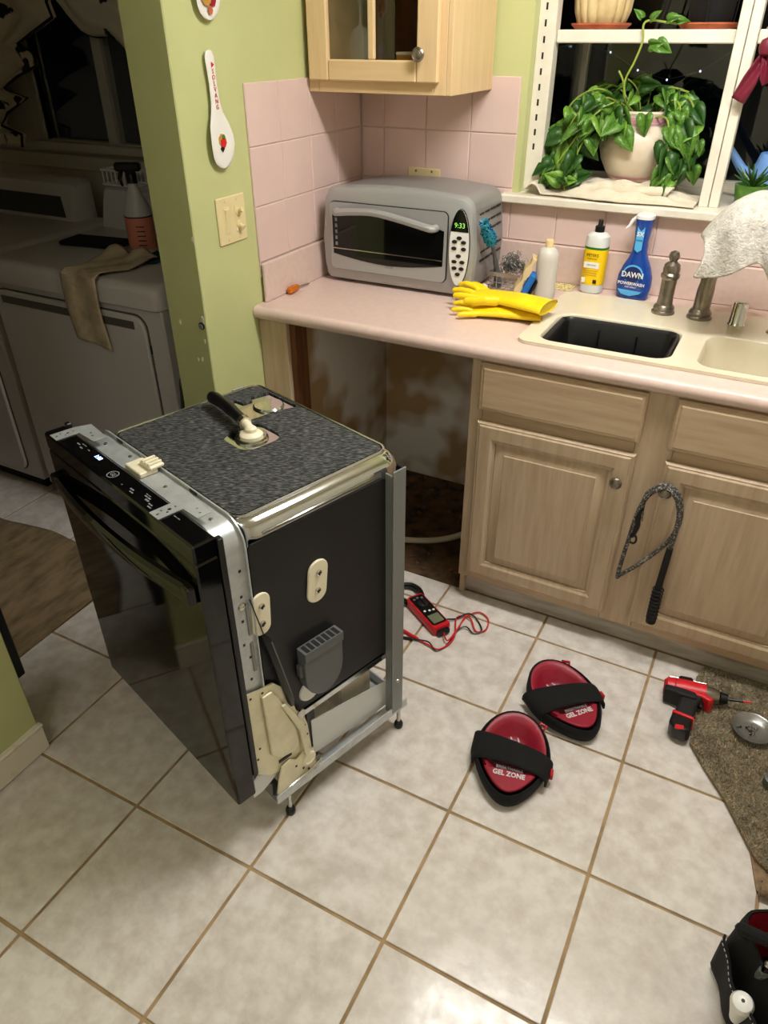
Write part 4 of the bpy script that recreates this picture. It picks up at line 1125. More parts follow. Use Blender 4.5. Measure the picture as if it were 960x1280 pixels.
MB().tube([(-0.020, -0.006, 0.247), (-0.034, -0.010, 0.236), (-0.042, -0.014, 0.218), (-0.050, -0.016, 0.210)], [0.007, 0.006, 0.0045, 0.003], 8).build('trigger', 'white_plastic', tr)
FD = lambda x, z, y=-0.0315: basis((x, y, z), (1, 0, 0), (0, 0.0, 1))
ad_ = MB().prism(circ(0, 0.083, 0.031, 28, 0.026), 0, 0.0016, XZ(-0.0302)).build('label', 'light_blue', db)
MB().prism(circ(0, 0.080, 0.028, 28, 0.024), 0, 0.0018, XZ(-0.0304)).build('label_arc', 'navy', ad_)
text('lettering', 'DAWN', 0.024, FD(0, 0.078, -0.0326), 'label_white', ad_, bold=0.0004, sx=0.9)
text('lettering', 'PLATINUM PLUS', 0.006, FD(0, 0.060), 'light_blue', ad_)
text('lettering', 'POWERWASH', 0.0135, FD(0, 0.0505, -0.0318), 'label_white', ad_, bold=0.0003)
text('lettering', 'DISH SPRAY', 0.007, FD(0, 0.040, -0.0318), 'label_white', ad_)
MB().prism([(-0.040, 0.030), (0.036, 0.030), (0.042, 0.036), (0.030, 0.022), (0.0, 0.012), (-0.028, 0.016)], 0, 0.0014, XZ(-0.0302)).build('label_wave', 'light_blue', ad_)
MB().prism([(-0.011, 0.155), (0, 0.146), (0.011, 0.155), (0.011, 0.222), (-0.011, 0.222)], 0, 0.003, XZ(-0.0236)).build('label_flag', 'light_blue', ad_)
text('lettering', '5X', 0.018, FD(0, 0.200, -0.0270), 'label_white', ad_, bold=0.0005)
text('lettering', 'FASTER', 0.0055, FD(0, 0.182, -0.0270), 'navy', ad_)
MB().box(0.765, 0.845, -0.095, -0.018, ZC+0.0006, ZC+0.0030, ch=0.0006).build('speckled_mat', 'mat_speckle', None, label='small speckled yellow mat on the counter by the backsplash', cat='mat')

# ---- faucet group
ZS = ZC+0.0103
sp_ = thing('faucet_sprayer', (1.158, -0.205, ZS), 'pewter side sprayer with rounded knob left of the faucet', 'sprayer')
MB().lathe([(0.034, 0.0), (0.034, 0.006), (0.029, 0.010), (0.031, 0.016), (0.028, 0.022), (0.025, 0.026)], (0, 0, 0), 26).build('base', 'pewter', sp_)
MB().lathe([(0.0235, 0.024), (0.021, 0.05), (0.022, 0.10), (0.0265, 0.106), (0.027, 0.114), (0.023, 0.120), (0.0245, 0.128), (0.022, 0.142), (0.012, 0.150)], (0, 0, 0), 26).build('body', 'pewter', sp_)
MB().lathe([(0.009, 0.148), (0.010, 0.152), (0.0145, 0.160), (0.0155, 0.168), (0.012, 0.177), (0.004, 0.181)], (0, 0, 0), 20).build('knob', 'pewter', sp_)
fa = thing('faucet', (1.262, -0.205, ZS), 'pewter kitchen faucet with a white towel hung over it', 'faucet')
MB().lathe([(0.036, 0.0), (0.036, 0.006), (0.031, 0.010), (0.033, 0.017), (0.030, 0.022), (0.026, 0.028)], (0, 0, 0), 26).build('base', 'pewter', fa)
MB().tube(smooth_path([(0, 0, 0.024), (0.002, 0, 0.10), (0.006, -0.002, 0.19), (0.018, -0.010, 0.265), (0.034, -0.040, 0.318), (0.050, -0.085, 0.325), (0.064, -0.130, 0.295), (0.070, -0.150, 0.255)], 5),
          [0.024]*5+[0.0215]*5+[0.0205]*5+[0.0185]*5+[0.0175]*16, 18).build('spout', 'pewter', fa)
ag = thing('air_gap_cap', (1.366, -0.212, ZS), 'chrome air gap cap on the sink deck', 'cap')
MB().lathe([(0.026, 0.0), (0.025, 0.003), (0.023, 0.006), (0.0215, 0.058), (0.0205, 0.063), (0.017, 0.065), (0.004, 0.066)], (0, 0, 0), 24).build('cap_body', 'chrome', ag)
hc = thing('sink_hole_cover', (1.475, -0.245, ZS), 'flat pewter hole cover on the sink deck at right', 'cover')
MB().lathe([(0.027, 0.0), (0.026, 0.004), (0.020, 0.007), (0.004, 0.009)], (0, 0, 0), 22).build('cover_disc', 'pewter', hc)

# white towel over the faucet
def towel_fn(u, v):
    # u across the towel, v along: front hem -> over the spout -> back hem
    L = [(-0.425, 1.112), (-0.422, 1.16), (-0.408, 1.225), (-0.37, 1.268), (-0.31, 1.280), (-0.25, 1.268), (-0.215, 1.225), (-0.175, 1.15), (-0.165, 1.09)]
    t = v*(len(L)-1); i = min(int(t), len(L)-2); f = t-i
    y = L[i][0]*(1-f)+L[i+1][0]*f; z = L[i][1]*(1-f)+L[i+1][1]*f
    side_ = (u-0.5)*2
    x = 1.345+side_*0.105 + 0.012*math.sin(v*9+u*4)
    dr = abs(side_)**2.0
    top = math.exp(-((v-0.5)/0.28)**2)
    z -= dr*0.055*(0.6+top) + (0.02*math.sin(u*7))*(1-top)
    y += 0.016*math.sin(u*11+v*2)*(1-top*0.6)
    if side_ < 0: z -= 0.03*(-side_)*top
    return (x, y, z+0.005)
tw = thing('hand_towel', (1.345, -0.31, 1.00), 'white terry hand towel draped over the faucet spout', 'towel')
mb = MB().grid(lambda u, v: tuple(a-b for a, b in zip(towel_fn(u, v), (1.345, -0.31, 1.00))), 22, 40)
o = mb.build('towel_cloth', 'towel_white', tw); subd(o, 1); solid(o, 0.006, 0.0)

# ================================================================== WALL CABINET CONTENTS
wg = thing('wine_glass', (0.132, -0.22, WZ+0.0745), 'upside-down cut glass goblet inside the wall cabinet', 'glass')
MB().lathe([(0.030, 0), (0.036, 0.03), (0.036, 0.05), (0.028, 0.08), (0.008, 0.095), (0.004, 0.10), (0.004, 0.15), (0.008, 0.155), (0.032, 0.160), (0.032, 0.162)], (0, 0, 0), 14).build('goblet', 'cut_glass', wg, 10)
cbx_ = thing('card_box', (0.325, -0.24, WZ+0.0745), 'small tan box on the cabinet floor behind the glass', 'box')
MB().box(-0.045, 0.045, -0.03, 0.03, 0.0, 0.022, ch=0.001).build('box_body', 'brass_box', cbx_)
MB().box(-0.046, 0.046, -0.031, 0.031, 0.0222, 0.030, ch=0.001).build('box_lid', 'label_white', cbx_)

# ================================================================== LEASH ON THE CABINET KNOB
ls = thing('rope_leash', (1.33, -0.735, 0.17), 'grey rope dog leash with black grip hung on a cabinet knob', 'leash')
LY = -0.735
def lp(x, z, dy=0.0): return (x-1.33, LY+dy+0.735, z-0.17)
rope = smooth_path([lp(1.275, 0.50, 0.010), lp(1.272, 0.56, 0.012), lp(1.283, 0.600, 0.008), lp(1.318, 0.628, 0.006), lp(1.352, 0.612, 0.006), lp(1.368, 0.57, 0.010), lp(1.372, 0.51, 0.014), lp(1.352, 0.44, 0.016), lp(1.30, 0.36, 0.012), lp(1.254, 0.305, 0.004), lp(1.249, 0.302, 0.0), lp(1.250, 0.34, -0.002), lp(1.257, 0.44, -0.004), lp(1.266, 0.54, -0.004), lp(1.285, 0.595, -0.002), lp(1.318, 0.622, -0.002), lp(1.348, 0.604, -0.002), lp(1.366, 0.56, -0.002), lp(1.371, 0.50, -0.002), lp(1.366, 0.43, 0.0)], 5)
MB().tube(rope, 0.0060, 8).build('rope', 'rope_dark', ls)
MB().tube([lp(1.367, 0.442), lp(1.366, 0.40), lp(1.364, 0.32), lp(1.364, 0.26), lp(1.366, 0.20), lp(1.367, 0.175)], [0.0085, 0.0095, 0.0095, 0.0130, 0.0150, 0.0140], 12).build('grip', 'black_matte', ls)
for k in range(9):
    z = 0.19+k*0.013
    MB().lathe([(0.0140, 0), (0.0162, 0.003), (0.0140, 0.006)], lp(1.3665-0.0002*k, z), 14, None, False).build('grip_ring', 'black_matte', ls)
MB().tube(smooth_path([lp(1.272, 0.545, -0.002), lp(1.266, 0.52, -0.004), lp(1.272, 0.495, -0.006), lp(1.268, 0.47, -0.004), lp(1.262, 0.452, -0.004)], 4), 0.0075, 8).build('clip', 'black_plastic', ls)
MB().tube([lp(1.268+0.009*math.cos(t*PI/6), 0.443+0.014*math.sin(t*PI/6), -0.004) for t in range(12)], 0.0032, 6, None, True).build('clip_hook', 'black_plastic', ls)

# ================================================================== DISHWASHER BAY
hs = thing('drain_hose', (0.62, -0.42, 0.0), 'pale drain hose curving over the bare floor of the empty bay', 'hose')
hz = smooth_path([(-0.30, -0.10, 0.014), (-0.16, -0.075, 0.016), (-0.05, -0.02, 0.02), (0.03, 0.05, 0.04), (0.08, 0.14, 0.09), (0.105, 0.22, 0.15)], 6)
MB().tube(hz, 0.0115, 10).build('hose_tube', 'hose_white', hs)
rng = random.Random(11)
deb = thing('floor_debris', (0.45, -0.30, 0.0), 'scattered dirt and plaster crumbs on the bare bay floor', 'debris', kind='stuff')
mb = MB()
for k in range(90):
    x, y = rng.uniform(-0.30, 0.27), rng.uniform(-0.33, 0.28); s_ = rng.uniform(0.003, 0.010)
    M_ = Matrix.Translation((x, y, 0.0)) @ Matrix.Rotation(rng.uniform(0, 6), 4, 'Z')
    mb.box(-s_, s_*rng.uniform(0.6, 1.6), -s_*0.6, s_, -0.0008, s_*0.8, ch=s_*0.25, M=M_)
o = mb.build('crumbs', 'old_wood', deb); o['kind'] = 'stuff'

# ================================================================== WINDOW PLANTS
SZ = 1.172
tc = thing('sill_towel', (0.90, 0.08, SZ), 'cream terry towel folded under the plant pot on the window sill', 'towel')
def stw(u, v):
    x = 0.615+u*0.545
    y = -0.020+v*0.20
    core = math.exp(-((x-0.925)/0.17)**4)
    z = SZ+0.004+core*(0.030*min(1, v*2.4))
    z += (0.006*math.sin(v*26+u*5)+0.003*math.sin(u*38+v*8))*(0.4+core)*min(1, v*4+0.2)
    y += 0.012*math.sin(u*9)
    if u < 0.12:
        t = (0.12-u)/0.12; z += 0.030*math.sin(min(t, 1)*PI*0.9); x += 0.012*t
    return (x-0.90, y-0.08, max(z, SZ+0.004)-SZ)
o = MB().grid(stw, 60, 34).build('towel_cloth', 'towel_cream', tc); solid(o, 0.005, 1.0)
def stw2(u, v):
    a = v*1.45*PI
    x = 0.79+u*0.285+0.010*math.sin(v*5)
    return (x-0.90, 0.052+0.014*math.cos(a)+0.006*math.sin(u*7)-0.08, 0.022+0.013*math.sin(a)+0.008*u)
o = MB().grid(stw2, 30, 10).build('towel_fold', 'towel_cream', tc); solid(o, 0.005, 1.0)

PX_, PY_, PZ_ = 0.926, 0.200, 1.214
pp = thing('plant_pot', (PX_, PY_, PZ_), 'round cream ceramic pot with pink bands on the folded towel', 'pot')
MB().lathe([(0.074, 0.0), (0.078, 0.004), (0.092, 0.024), (0.112, 0.06), (0.121, 0.095), (0.117, 0.128), (0.104, 0.152), (0.097, 0.162), (0.096, 0.188), (0.101, 0.196), (0.100, 0.202), (0.090, 0.202), (0.086, 0.190), (0.085, 0.170)], (0, 0, 0), 40).build('pot_body', 'pot_cream', pp)
for z0, z1, r0, r1 in ((0.164, 0.171, 0.0972, 0.0972), (0.173, 0.186, 0.0970, 0.0970), (0.006, 0.014, 0.0805, 0.0862)):
    MB().lathe([(r0+0.0008, z0), (r1+0.0010, z1)], (0, 0, 0), 40, None, False).build('pink_band', 'pot_pink', pp)
MB().lathe([(0.084, 0.176), (0.05, 0.184), (0.004, 0.186)], (0, 0, 0), 24).build('soil', 'soil', pp)

def leaf_mesh(name, fold, curl):
    out = [(0.0, 0.0), (-0.10, 0.17), (-0.08, 0.32), (0.10, 0.42), (0.35, 0.40), (0.62, 0.26), (0.85, 0.10), (1.0, 0.0)]
    vs = []; fs = []
    mid = [(0.0, 0), (0.05, 0), (0.12, 0), (0.22, 0), (0.40, 0), (0.62, 0), (0.84, 0), (1.0, 0)]
    n = len(out)
    def zc(x, y): return -curl*x*x+fold*abs(y)
    for sgn in (1, -1):
        b = len(vs)
        vs += [(x, 0, zc(x, 0)) for x, _ in mid]+[(x, sgn*y, zc(x, y)) for x, y in out]
        for i in range(n-1):
            f = (b+i, b+i+1, b+n+i+1, b+n+i)
            fs.append(f if sgn > 0 else tuple(reversed(f)))
    mb = MB(); mb.add(vs, fs)
    me = mb.mesh(name, 60)
    return me
LEAVES = [leaf_mesh('leaf', 0.25, 0.25), leaf_mesh('leaf', 0.45, 0.5), leaf_mesh('leaf', 0.15, 0.1), leaf_mesh('leaf', 0.5, 0.15)]
pl = thing('pothos_plant', (PX_, PY_, PZ_+0.187), 'trailing green pothos spilling out of the round cream pot', 'plant')
rng = random.Random(21)
CAMV = Vector((1.43, -2.52, 1.63))
def add_leaf(p, d, size, m):
    p = Vector(p); d = Vector(d).normalized()
    to = (CAMV-p).normalized()+Vector((rng.gauss(0, 0.55), rng.gauss(0, 0.4), 0.45+rng.gauss(0, 0.45)))
    nrm = (to-d*to.dot(d)).normalized()
    yv = nrm.cross(d)
    M_ = Matrix((d, yv, nrm)).transposed().to_4x4()
    o = put('leaf', rng.choice(LEAVES), m, pl)
    o.matrix_local = Matrix.Translation(p-Vector(pl.location)) @ M_ @ Matrix.Scale(size, 4)
    solid(o, 0.012)
VINES = [
    [(0.89, 0.17, 1.40), (0.83, 0.11, 1.45), (0.76, 0.08, 1.42), (0.715, 0.075, 1.34), (0.70, 0.07, 1.26), (0.705, 0.06, 1.20)],
    [(0.88, 0.19, 1.40), (0.80, 0.15, 1.47), (0.72, 0.13, 1.44), (0.685, 0.12, 1.36), (0.675, 0.10, 1.27)],
    [(0.90, 0.14, 1.40), (0.84, 0.08, 1.42), (0.79, 0.06, 1.35), (0.76, 0.055, 1.27), (0.745, 0.04, 1.20), (0.75, 0.03, 1.19)],
    [(0.90, 0.15, 1.41), (0.86, 0.09, 1.44), (0.80, 0.06, 1.40), (0.73, 0.06, 1.30), (0.68, 0.055, 1.22)],
    [(0.97, 0.17, 1.41), (1.03, 0.12, 1.45), (1.07, 0.10, 1.38), (1.09, 0.09, 1.30), (1.08, 0.08, 1.23)],
    [(0.98, 0.19, 1.41), (1.05, 0.15, 1.46), (1.10, 0.13, 1.40), (1.12, 0.12, 1.32), (1.105, 0.11, 1.27)],
    [(0.97, 0.13, 1.40), (1.02, 0.09, 1.40), (1.04, 0.075, 1.33), (1.05, 0.07, 1.27), (1.045, 0.065, 1.22)],
    [(0.92, 0.20, 1.40), (0.90, 0.18, 1.47), (0.87, 0.16, 1.50)],
    [(0.94, 0.20, 1.40), (0.97, 0.18, 1.46), (1.00, 0.16, 1.48), (1.06, 0.14, 1.47)],
    [(0.93, 0.22, 1.40), (0.93, 0.24, 1.47), (0.92, 0.25, 1.51)],
    [(0.90, 0.22, 1.40), (0.83, 0.24, 1.47), (0.76, 0.24, 1.47), (0.70, 0.22, 1.40)],
    [(0.97, 0.23, 1.40), (1.04, 0.25, 1.46), (1.09, 0.25, 1.42)],
    [(0.91, 0.12, 1.40), (0.885, 0.08, 1.405), (0.875, 0.075, 1.36)],
]
LP = Vector(pl.location)
for vi, vn in enumerate(VINES):
    pth = smooth_path(vn, 6)
    MB().tube([p-LP for p in pth], 0.0028, 5).build('vine', 'vine', pl)
    L = sum((pth[i+1]-pth[i]).length for i in range(len(pth)-1))
    n = max(3, int(L/0.021))
    for k in range(n):
        t = (k+rng.random()*0.7)/n
        i = min(int(t*(len(pth)-1)), len(pth)-2)
        p = pth[i]; d = (pth[i+1]-pth[i]).normalized()
        sd_ = Vector((rng.gauss(0, 1), rng.gauss(-0.25, 0.6), rng.gauss(-0.2, 0.5)))
        dd = d*0.35+sd_*0.55+Vector((0, -0.1, -0.35-0.4*t))
        q = p+dd.normalized()*rng.uniform(0.008, 0.026)
        if q.z < 1.215: q.z = 1.215; dd.z = abs(dd.z)*0.2
        if 0.895 < q.x < 1.02 and q.y < 0.16 and q.z < 1.45: continue
        sz = rng.uniform(0.045, 0.084)*(0.85 if t > 0.8 else 1.0)
        add_leaf(q, dd, sz, rng.choice(['leaf_green', 'leaf_green', 'leaf_pale', 'leaf_dark']))
add_leaf((0.895, 0.07, 1.385), (0.02, -0.15, -1), 0.068, 'leaf_pale')
add_leaf((0.955, 0.085, 1.41), (0.1, -0.3, -0.9), 0.060, 'leaf_green')
add_leaf((0.86, 0.075, 1.40), (-0.3, -0.2, -0.9), 0.070, 'leaf_green')
add_leaf((0.835, 0.07, 1.39), (-0.2, -0.2, -1), 0.070, 'leaf_dark')
climb = smooth_path([(0.905, 0.15, 1.41), (0.888, 0.075, 1.45), (0.885, 0.05, 1.50), (0.905, 0.045, 1.55), (0.918, 0.048, 1.60), (0.912, 0.055, 1.640), (0.93, 0.065, 1.650), (0.97, 0.075, 1.645), (1.00, 0.08, 1.642)], 6)
MB().tube([p-LP for p in climb], 0.0030, 6).build('vine', 'vine', pl)
MB().tube([Vector(p)-LP for p in smooth_path([(0.888, 0.065, 1.462), (0.878, 0.055, 1.50), (0.862, 0.05, 1.525)], 4)], 0.003, 6).build('vine', 'vine', pl)
for p, d, s_ in (((0.905, 0.05, 1.655), (-0.5, -0.1, 0.6), 0.034), ((0.93, 0.055, 1.652), (0.6, -0.2, 0.5), 0.036), ((0.975, 0.066, 1.648), (0.8, -0.2, 0.3), 0.040), ((0.96, 0.05, 1.592), (0.5, -0.1, -0.2), 0.050), ((0.94, 0.05, 1.59), (0.8, -0.2, 0.1), 0.04), ((1.0, 0.075, 1.645), (0.8, 0.2, 0.3), 0.036)):
    add_leaf(p, d, s_, 'leaf_green')

# shelf planters
def saucer(x, y, r, label):
    s = thing('plant_saucer', (x, y, 1.6285), label, 'saucer', 'terracotta saucers on the window shelf')
    MB().lathe([(r*0.85, 0.0), (r, 0.012), (r, 0.016), (r*0.95, 0.016), (r*0.86, 0.006), (0.004, 0.005)], (0, 0, 0), 32).build('saucer_dish', 'terracotta', s)
saucer(0.762, 0.165, 0.090, 'terracotta saucer under the ribbed cream planter')
saucer(1.075, 0.165, 0.086, 'terracotta saucer under the dark plant stand')
rp = thing('ribbed_planter', (0.762, 0.165, 1.6345), 'ribbed pumpkin-shaped cream planter on the window shelf', 'planter')
rings = []
for r, z in ((0.062, 0.0), (0.072, 0.008), (0.084, 0.04), (0.088, 0.075), (0.084, 0.11), (0.072, 0.14), (0.060, 0.152), (0.062, 0.165), (0.054, 0.165), (0.050, 0.14)):
    rings.append([(r*(1-0.07*abs(math.sin(7*a))**3 if 0 else r*(1-0.085*(1-abs(math.sin(8*a))**0.6))/r)*math.cos(a), r*(1-0.085*(1-abs(math.sin(8*a))**0.6))*math.sin(a), z) for a in [2*PI*i/96 for i in range(96)]])
MB().loft(rings, True, False).build('planter_body', 'planter_cream', rp, 60)
ps = thing('plant_stand', (1.075, 0.165, 1.6345), 'dark wire plant stand on the second terracotta saucer', 'stand')
MB().lathe([(0.052, 0.0), (0.060, 0.01), (0.068, 0.12), (0.070, 0.124), (0.062, 0.124), (0.054, 0.02)], (0, 0, 0), 26).build('dark_pot', 'black_matte', ps)
for k in range(3):
    a = 0.5+k*2*PI/3
    MB().tube([(0.068*math.cos(a), 0.068*math.sin(a), 0.002), (0.074*math.cos(a), 0.074*math.sin(a), 0.08), (0.076*math.cos(a), 0.076*math.sin(a), 0.22)], 0.0035, 6).build('stand_leg', 'black_plastic', ps)
for x0, x1 in ((0.955, 0.985), (0.985, 1.02)):
    pass
rd = thing('garden_stake', (0.915, 0.22, 1.6285), 'dark stakes leaning on the window shelf beside the stand', 'stake')
MB().tube([(0.0, 0, 0.0), (0.05, 0.02, 0.30)], 0.004, 6).build('stake_rod', 'black_plastic', rd)
MB().tube([(0.018, 0, 0.0), (0.075, 0.02, 0.30)], 0.004, 6).build('stake_rod', 'black_plastic', rd)

# ribbon bow hung on the mullion
rb = thing('ribbon_bow', (1.238, 0.020, 1.46), 'wine red ribbon bow hanging on the window mullion', 'ribbon')
def rib(pts, w0, name):
    pts = [Vector(p) for p in pts]
    def fn(u, v):
        t = v*(len(pts)-1); i = min(int(t), len(pts)-2); f = t-i
        p = pts[i]*(1-f)+pts[i+1]*f
        d = (pts[i+1]-pts[i]).normalized(); s_ = d.cross(Vector((0, 1, 0))).normalized()
        ww = w0*(0.35+0.65*min(1, v*1.6))
        return p+s_*((u-0.5)*ww)+Vector((0, -0.006*math.sin(u*PI*2+v*4), 0))
    o = MB().grid(fn, 8, 14).build(name, 'wine_ribbon', rb); solid(o, 0.0016)
rib([(0.012, 0, 0.115), (0.004, -0.008, 0.085), (-0.008, -0.010, 0.045), (-0.026, -0.006, 0.0)], 0.040, 'ribbon_tail')
rib([(0.012, 0, 0.115), (0.024, -0.010, 0.085), (0.034, -0.010, 0.06), (0.042, -0.006, 0.045)], 0.034, 'ribbon_tail')
MB().lathe([(0.004, -0.022), (0.016, -0.016), (0.021, 0.0), (0.016, 0.016), (0.004, 0.022)], (0.016, -0.006, 0.128), 12).build('knot', 'wine_ribbon', rb)
MB().tube([(0.014, 0.0, 0.145), (0.012, 0.006, 0.17), (0.008, 0.012, 0.178), (0.004, 0.008, 0.168)], 0.0022, 6).build('hook', 'wire_chrome', rb)

# blue watering can and green pot in the right bay
wc_ = thing('watering_can', (1.345, 0.235, SZ+0.0), 'light blue plastic watering can standing in the window', 'watering can')
MB().lathe([(0.055, 0.0), (0.060, 0.006), (0.060, 0.10), (0.050, 0.135), (0.048, 0.137), (0.044, 0.12)], (0, 0, 0), 24).build('can_body', 'can_blue', wc_)
MB().tube([(-0.050, 0, 0.055), (-0.095, -0.005, 0.09), (-0.150, -0.012, 0.155), (-0.192, -0.016, 0.213)], [0.020, 0.014, 0.010, 0.009], 12).build('spout', 'can_blue', wc_)
MB().tube(smooth_path([(0.02, 0, 0.13), (-0.02, -0.02, 0.175), (0.03, -0.02, 0.215), (0.075, 0, 0.16), (0.058, 0, 0.05)], 5), 0.008, 10).build('can_handle', 'can_blue', wc_)
gpot = thing('green_pot', (1.30, 0.120, SZ), 'green leafy succulent pot beside the window mullion', 'pot')
MB().lathe([(0.036, 0.0), (0.040, 0.004), (0.048, 0.05), (0.050, 0.062), (0.044, 0.062), (0.040, 0.05)], (0, 0, 0), 22).build('pot_body', 'leaf_green', gpot)
for k in range(16):
    a = k*2.4; el = 0.5+0.5*rng.random()
    d = Vector((math.cos(a)*math.cos(el), math.sin(a)*math.cos(el), math.sin(el)))
    MB().tube([Vector((0, 0, 0.055)), Vector((0, 0, 0.055))+d*0.04, Vector((0, 0, 0.055))+d*0.075], [0.006, 0.004, 0.001], 5).build('spike', 'leaf_dark', gpot)
# small string of lights in the yard
st = thing('string_lights', (0.95, 1.6, 1.40), 'faint string of tiny white lights in the dark yard', 'lights')
pts = [(-0.9+i*0.14, 0, 0.10*math.sin(i*0.9)+0.12-0.05*math.cos(i*0.35)) for i in range(15)]
MB().tube(pts, 0.002, 5).build('wire', 'label_black', st)
mat('bulb', (255, 255, 255), 0.5, emit=(210, 225, 255), estr=2.5)
for p in pts: MB().lathe([(0.001, -0.005), (0.005, 0.0), (0.001, 0.005)], p, 8).build('bulb', 'bulb', st)

# ================================================================== LAUNDRY ROOM
def appliance(name, x0, x1, label, cons_x1, panel_mat):
    a = thing(name, ((x0+x1)/2, -0.52, 0.0), label, 'appliance'); hw = (x1-x0)/2
    MB().box(-hw+0.004, hw-0.004, -0.345, 0.33, 0.05, 0.895, ch=0.006).build('cabinet_body', 'appliance_white', a)
    MB().box(-hw+0.03, hw-0.03, -0.32, 0.30, 0.001, 0.049).build('base', 'black_matte', a)
    rings = []
    for i, z in ((0.0, 0.8965), (0.0, 0.945), (0.004, 0.958), (0.014, 0.968), (0.030, 0.972)):
        rings.append([(x, y, z) for x, y in rrect(-hw+i, hw-i, -0.360+i, 0.335-i, 0.035, 5)])
    MB().loft(rings).build('top_lid', 'appliance_white', a)
    dpn = MB().prism(rrect(-hw+0.025, hw-0.075, 0.085, 0.868, 0.045, 6), 0, 0.014, Matrix(((1, 0, 0, 0), (0, 0, -1, -0.345), (0, 1, 0, 0), (0, 0, 0, 1)))).build('front_door', 'appliance_white', a); bev(dpn, 0.006, 3)
    MB().prism(rrect(-hw+0.021, hw-0.071, 0.081, 0.872, 0.048, 6), 0, 0.0025, Matrix(((1, 0, 0, 0), (0, 0, -1, -0.345), (0, 1, 0, 0), (0, 0, 0, 1)))).build('door_gap', 'appliance_seam', a)
    MB().box(-hw+0.06, hw-0.115, -0.3605, -0.352, 0.822, 0.852, ch=0.003).build('door_handle_recess', 'appliance_seam', dpn)
    MB().box(hw-0.079, hw-0.070, -0.348, -0.344, 0.745, 0.775).build('hinge', 'label_black', dpn)
    # sloped console at the back
    c1 = cons_x1
    prof = [(0.19, 0.972), (0.215, 1.06), (0.235, 1.105), (0.26, 1.118), (0.325, 1.118), (0.33, 0.972)]
    co = MB().loft([[(-hw+0.03, y, z) for y, z in prof], [(c1-0.03, y, z) for y, z in prof], [(c1-0.008, 0.26+(y-0.26)*0.85, 0.972+(z-0.972)*0.93) for y, z in prof], [(c1, 0.26+(y-0.26)*0.6, 0.972+(z-0.972)*0.8) for y, z in prof]]).build('console', 'appliance_white', a)
    if panel_mat:
        MB().loft([[(-hw+0.05, 0.190+dy, 0.985) for dy in (0,)]+[(-hw+0.05, 0.2115, 1.062), (c1-0.08, 0.2115, 1.062), (c1-0.05, 0.192, 0.985)],
                   [(-hw+0.05, 0.188, 0.9855), (-hw+0.05, 0.2095, 1.0625), (c1-0.08, 0.2095, 1.0625), (c1-0.05, 0.190, 0.9855)]]).build('control_panel', panel_mat, co)
        MB().lathe([(0.028, 0), (0.026, 0.018), (0.02, 0.022)], (-hw+0.20, 0.198, 1.022), 20, None, True, (0, -1, 0.3)).build('dial', 'appliance_seam', co)
    return a
appliance('clothes_washer', -1.860, -1.062, 'white washer with dark control panel in the dim laundry, cut by the left edge', 0.30, 'panel_dark')
appliance('clothes_dryer', -1.035, -0.232, 'white dryer with large front door beside the doorway', 0.32, None)

sbt = thing('cleaner_bottle', (-0.545, -0.585, 0.9822), 'spray bottle with orange label and black trigger on the dryer', 'spray bottle', rz=0.5)
bottle(0, [(0.0005, 0.040, 0.040, 1), (0.004, 0.046, 0.046, 1), (0.12, 0.046, 0.046, 1), (0.15, 0.042, 0.042, 1), (0.185, 0.026, 0.026, 1), (0.21, 0.018, 0.018, 1), (0.222, 0.016, 0.016, 1)]).build('body', 'bottle_white', sbt)
lb_ = bottle(0, [(0.014, 0.0466, 0.0466, 1), (0.118, 0.0466, 0.0466, 1)]).build('label', 'orange_label', sbt)
bottle(0, [(0.118, 0.0467, 0.0467, 1), (0.122, 0.0467, 0.0467, 1)]).build('label_stripe', 'label_black', lb_)
for k in range(5):
    MB().box(0.0, 0.028, -0.0478, -0.0455, 0.03+k*0.015, 0.033+k*0.015).build('fine_print', 'label_black', lb_)
MB().lathe([(0.018, 0), (0.018, 0.03), (0.014, 0.034)], (0, 0, 0.222), 16).build('collar', 'black_plastic', sbt)
MB().box(-0.050, 0.035, -0.014, 0.014, 0.258, 0.285, ch=0.006).box(-0.016, 0.012, -0.013, 0.013, 0.254, 0.262).build('spray_head', 'black_plastic', sbt)
MB().tube([(-0.030, 0, 0.262), (-0.040, 0, 0.235), (-0.034, 0, 0.212)], [0.008, 0.006, 0.004], 8).build('trigger', 'black_plastic', sbt)

def rag(u, v):
    if v < 0.5:
        y = -0.655-v*2*0.230; z = 0.978+0.010*abs(math.sin(u*7+v*9))+(0.03*math.exp(-((v-0.02)/0.10)**2))*abs(math.sin(u*5+1))
    else:
        t = (v-0.5)*2
        y = -0.893-0.004*math.sin(u*9); z = 0.975-t*(0.215+0.02*u)
        if t < 0.08: z = 0.975-t*0.1
    x = -0.615+u*0.155+0.010*math.sin(v*7)+(0.10*(0.5-v)*(u-0.2) if v < 0.5 else 0)
    return (x+0.54, y+0.72, z-0.95)
rg = thing('rag', (-0.54, -0.72, 0.95), 'tan rag hanging over the front edge of the dryer', 'cloth')
o = MB().grid(rag, 16, 44).build('rag_cloth', 'rag_cloth', rg); solid(o, 0.003, 1.0)
def teal(u, v): return (0.16*(u-0.5), 0.13*(v-0.5), 0.003+0.003*math.sin(u*9)*math.sin(v*7)+0.003)
tl = thing('teal_cloth', (-0.50, -0.615, 0.9722), 'dark teal cloth under the orange spray bottle', 'cloth')
mat('teal_dark', (26, 62, 62), 0.95)
o = MB().grid(teal, 10, 10).build('cloth_sheet', 'teal_dark', tl); solid(o, 0.002)
pch = thing('black_pouch', (-0.80, -0.56, 0.9730), 'flat black pouch with strap lying on the dryer', 'pouch', rz=0.15)
MB().box(-0.13, 0.11, -0.055, 0.065, 0.0, 0.016, ch=0.007).build('pouch_body', 'black_fabric', pch)
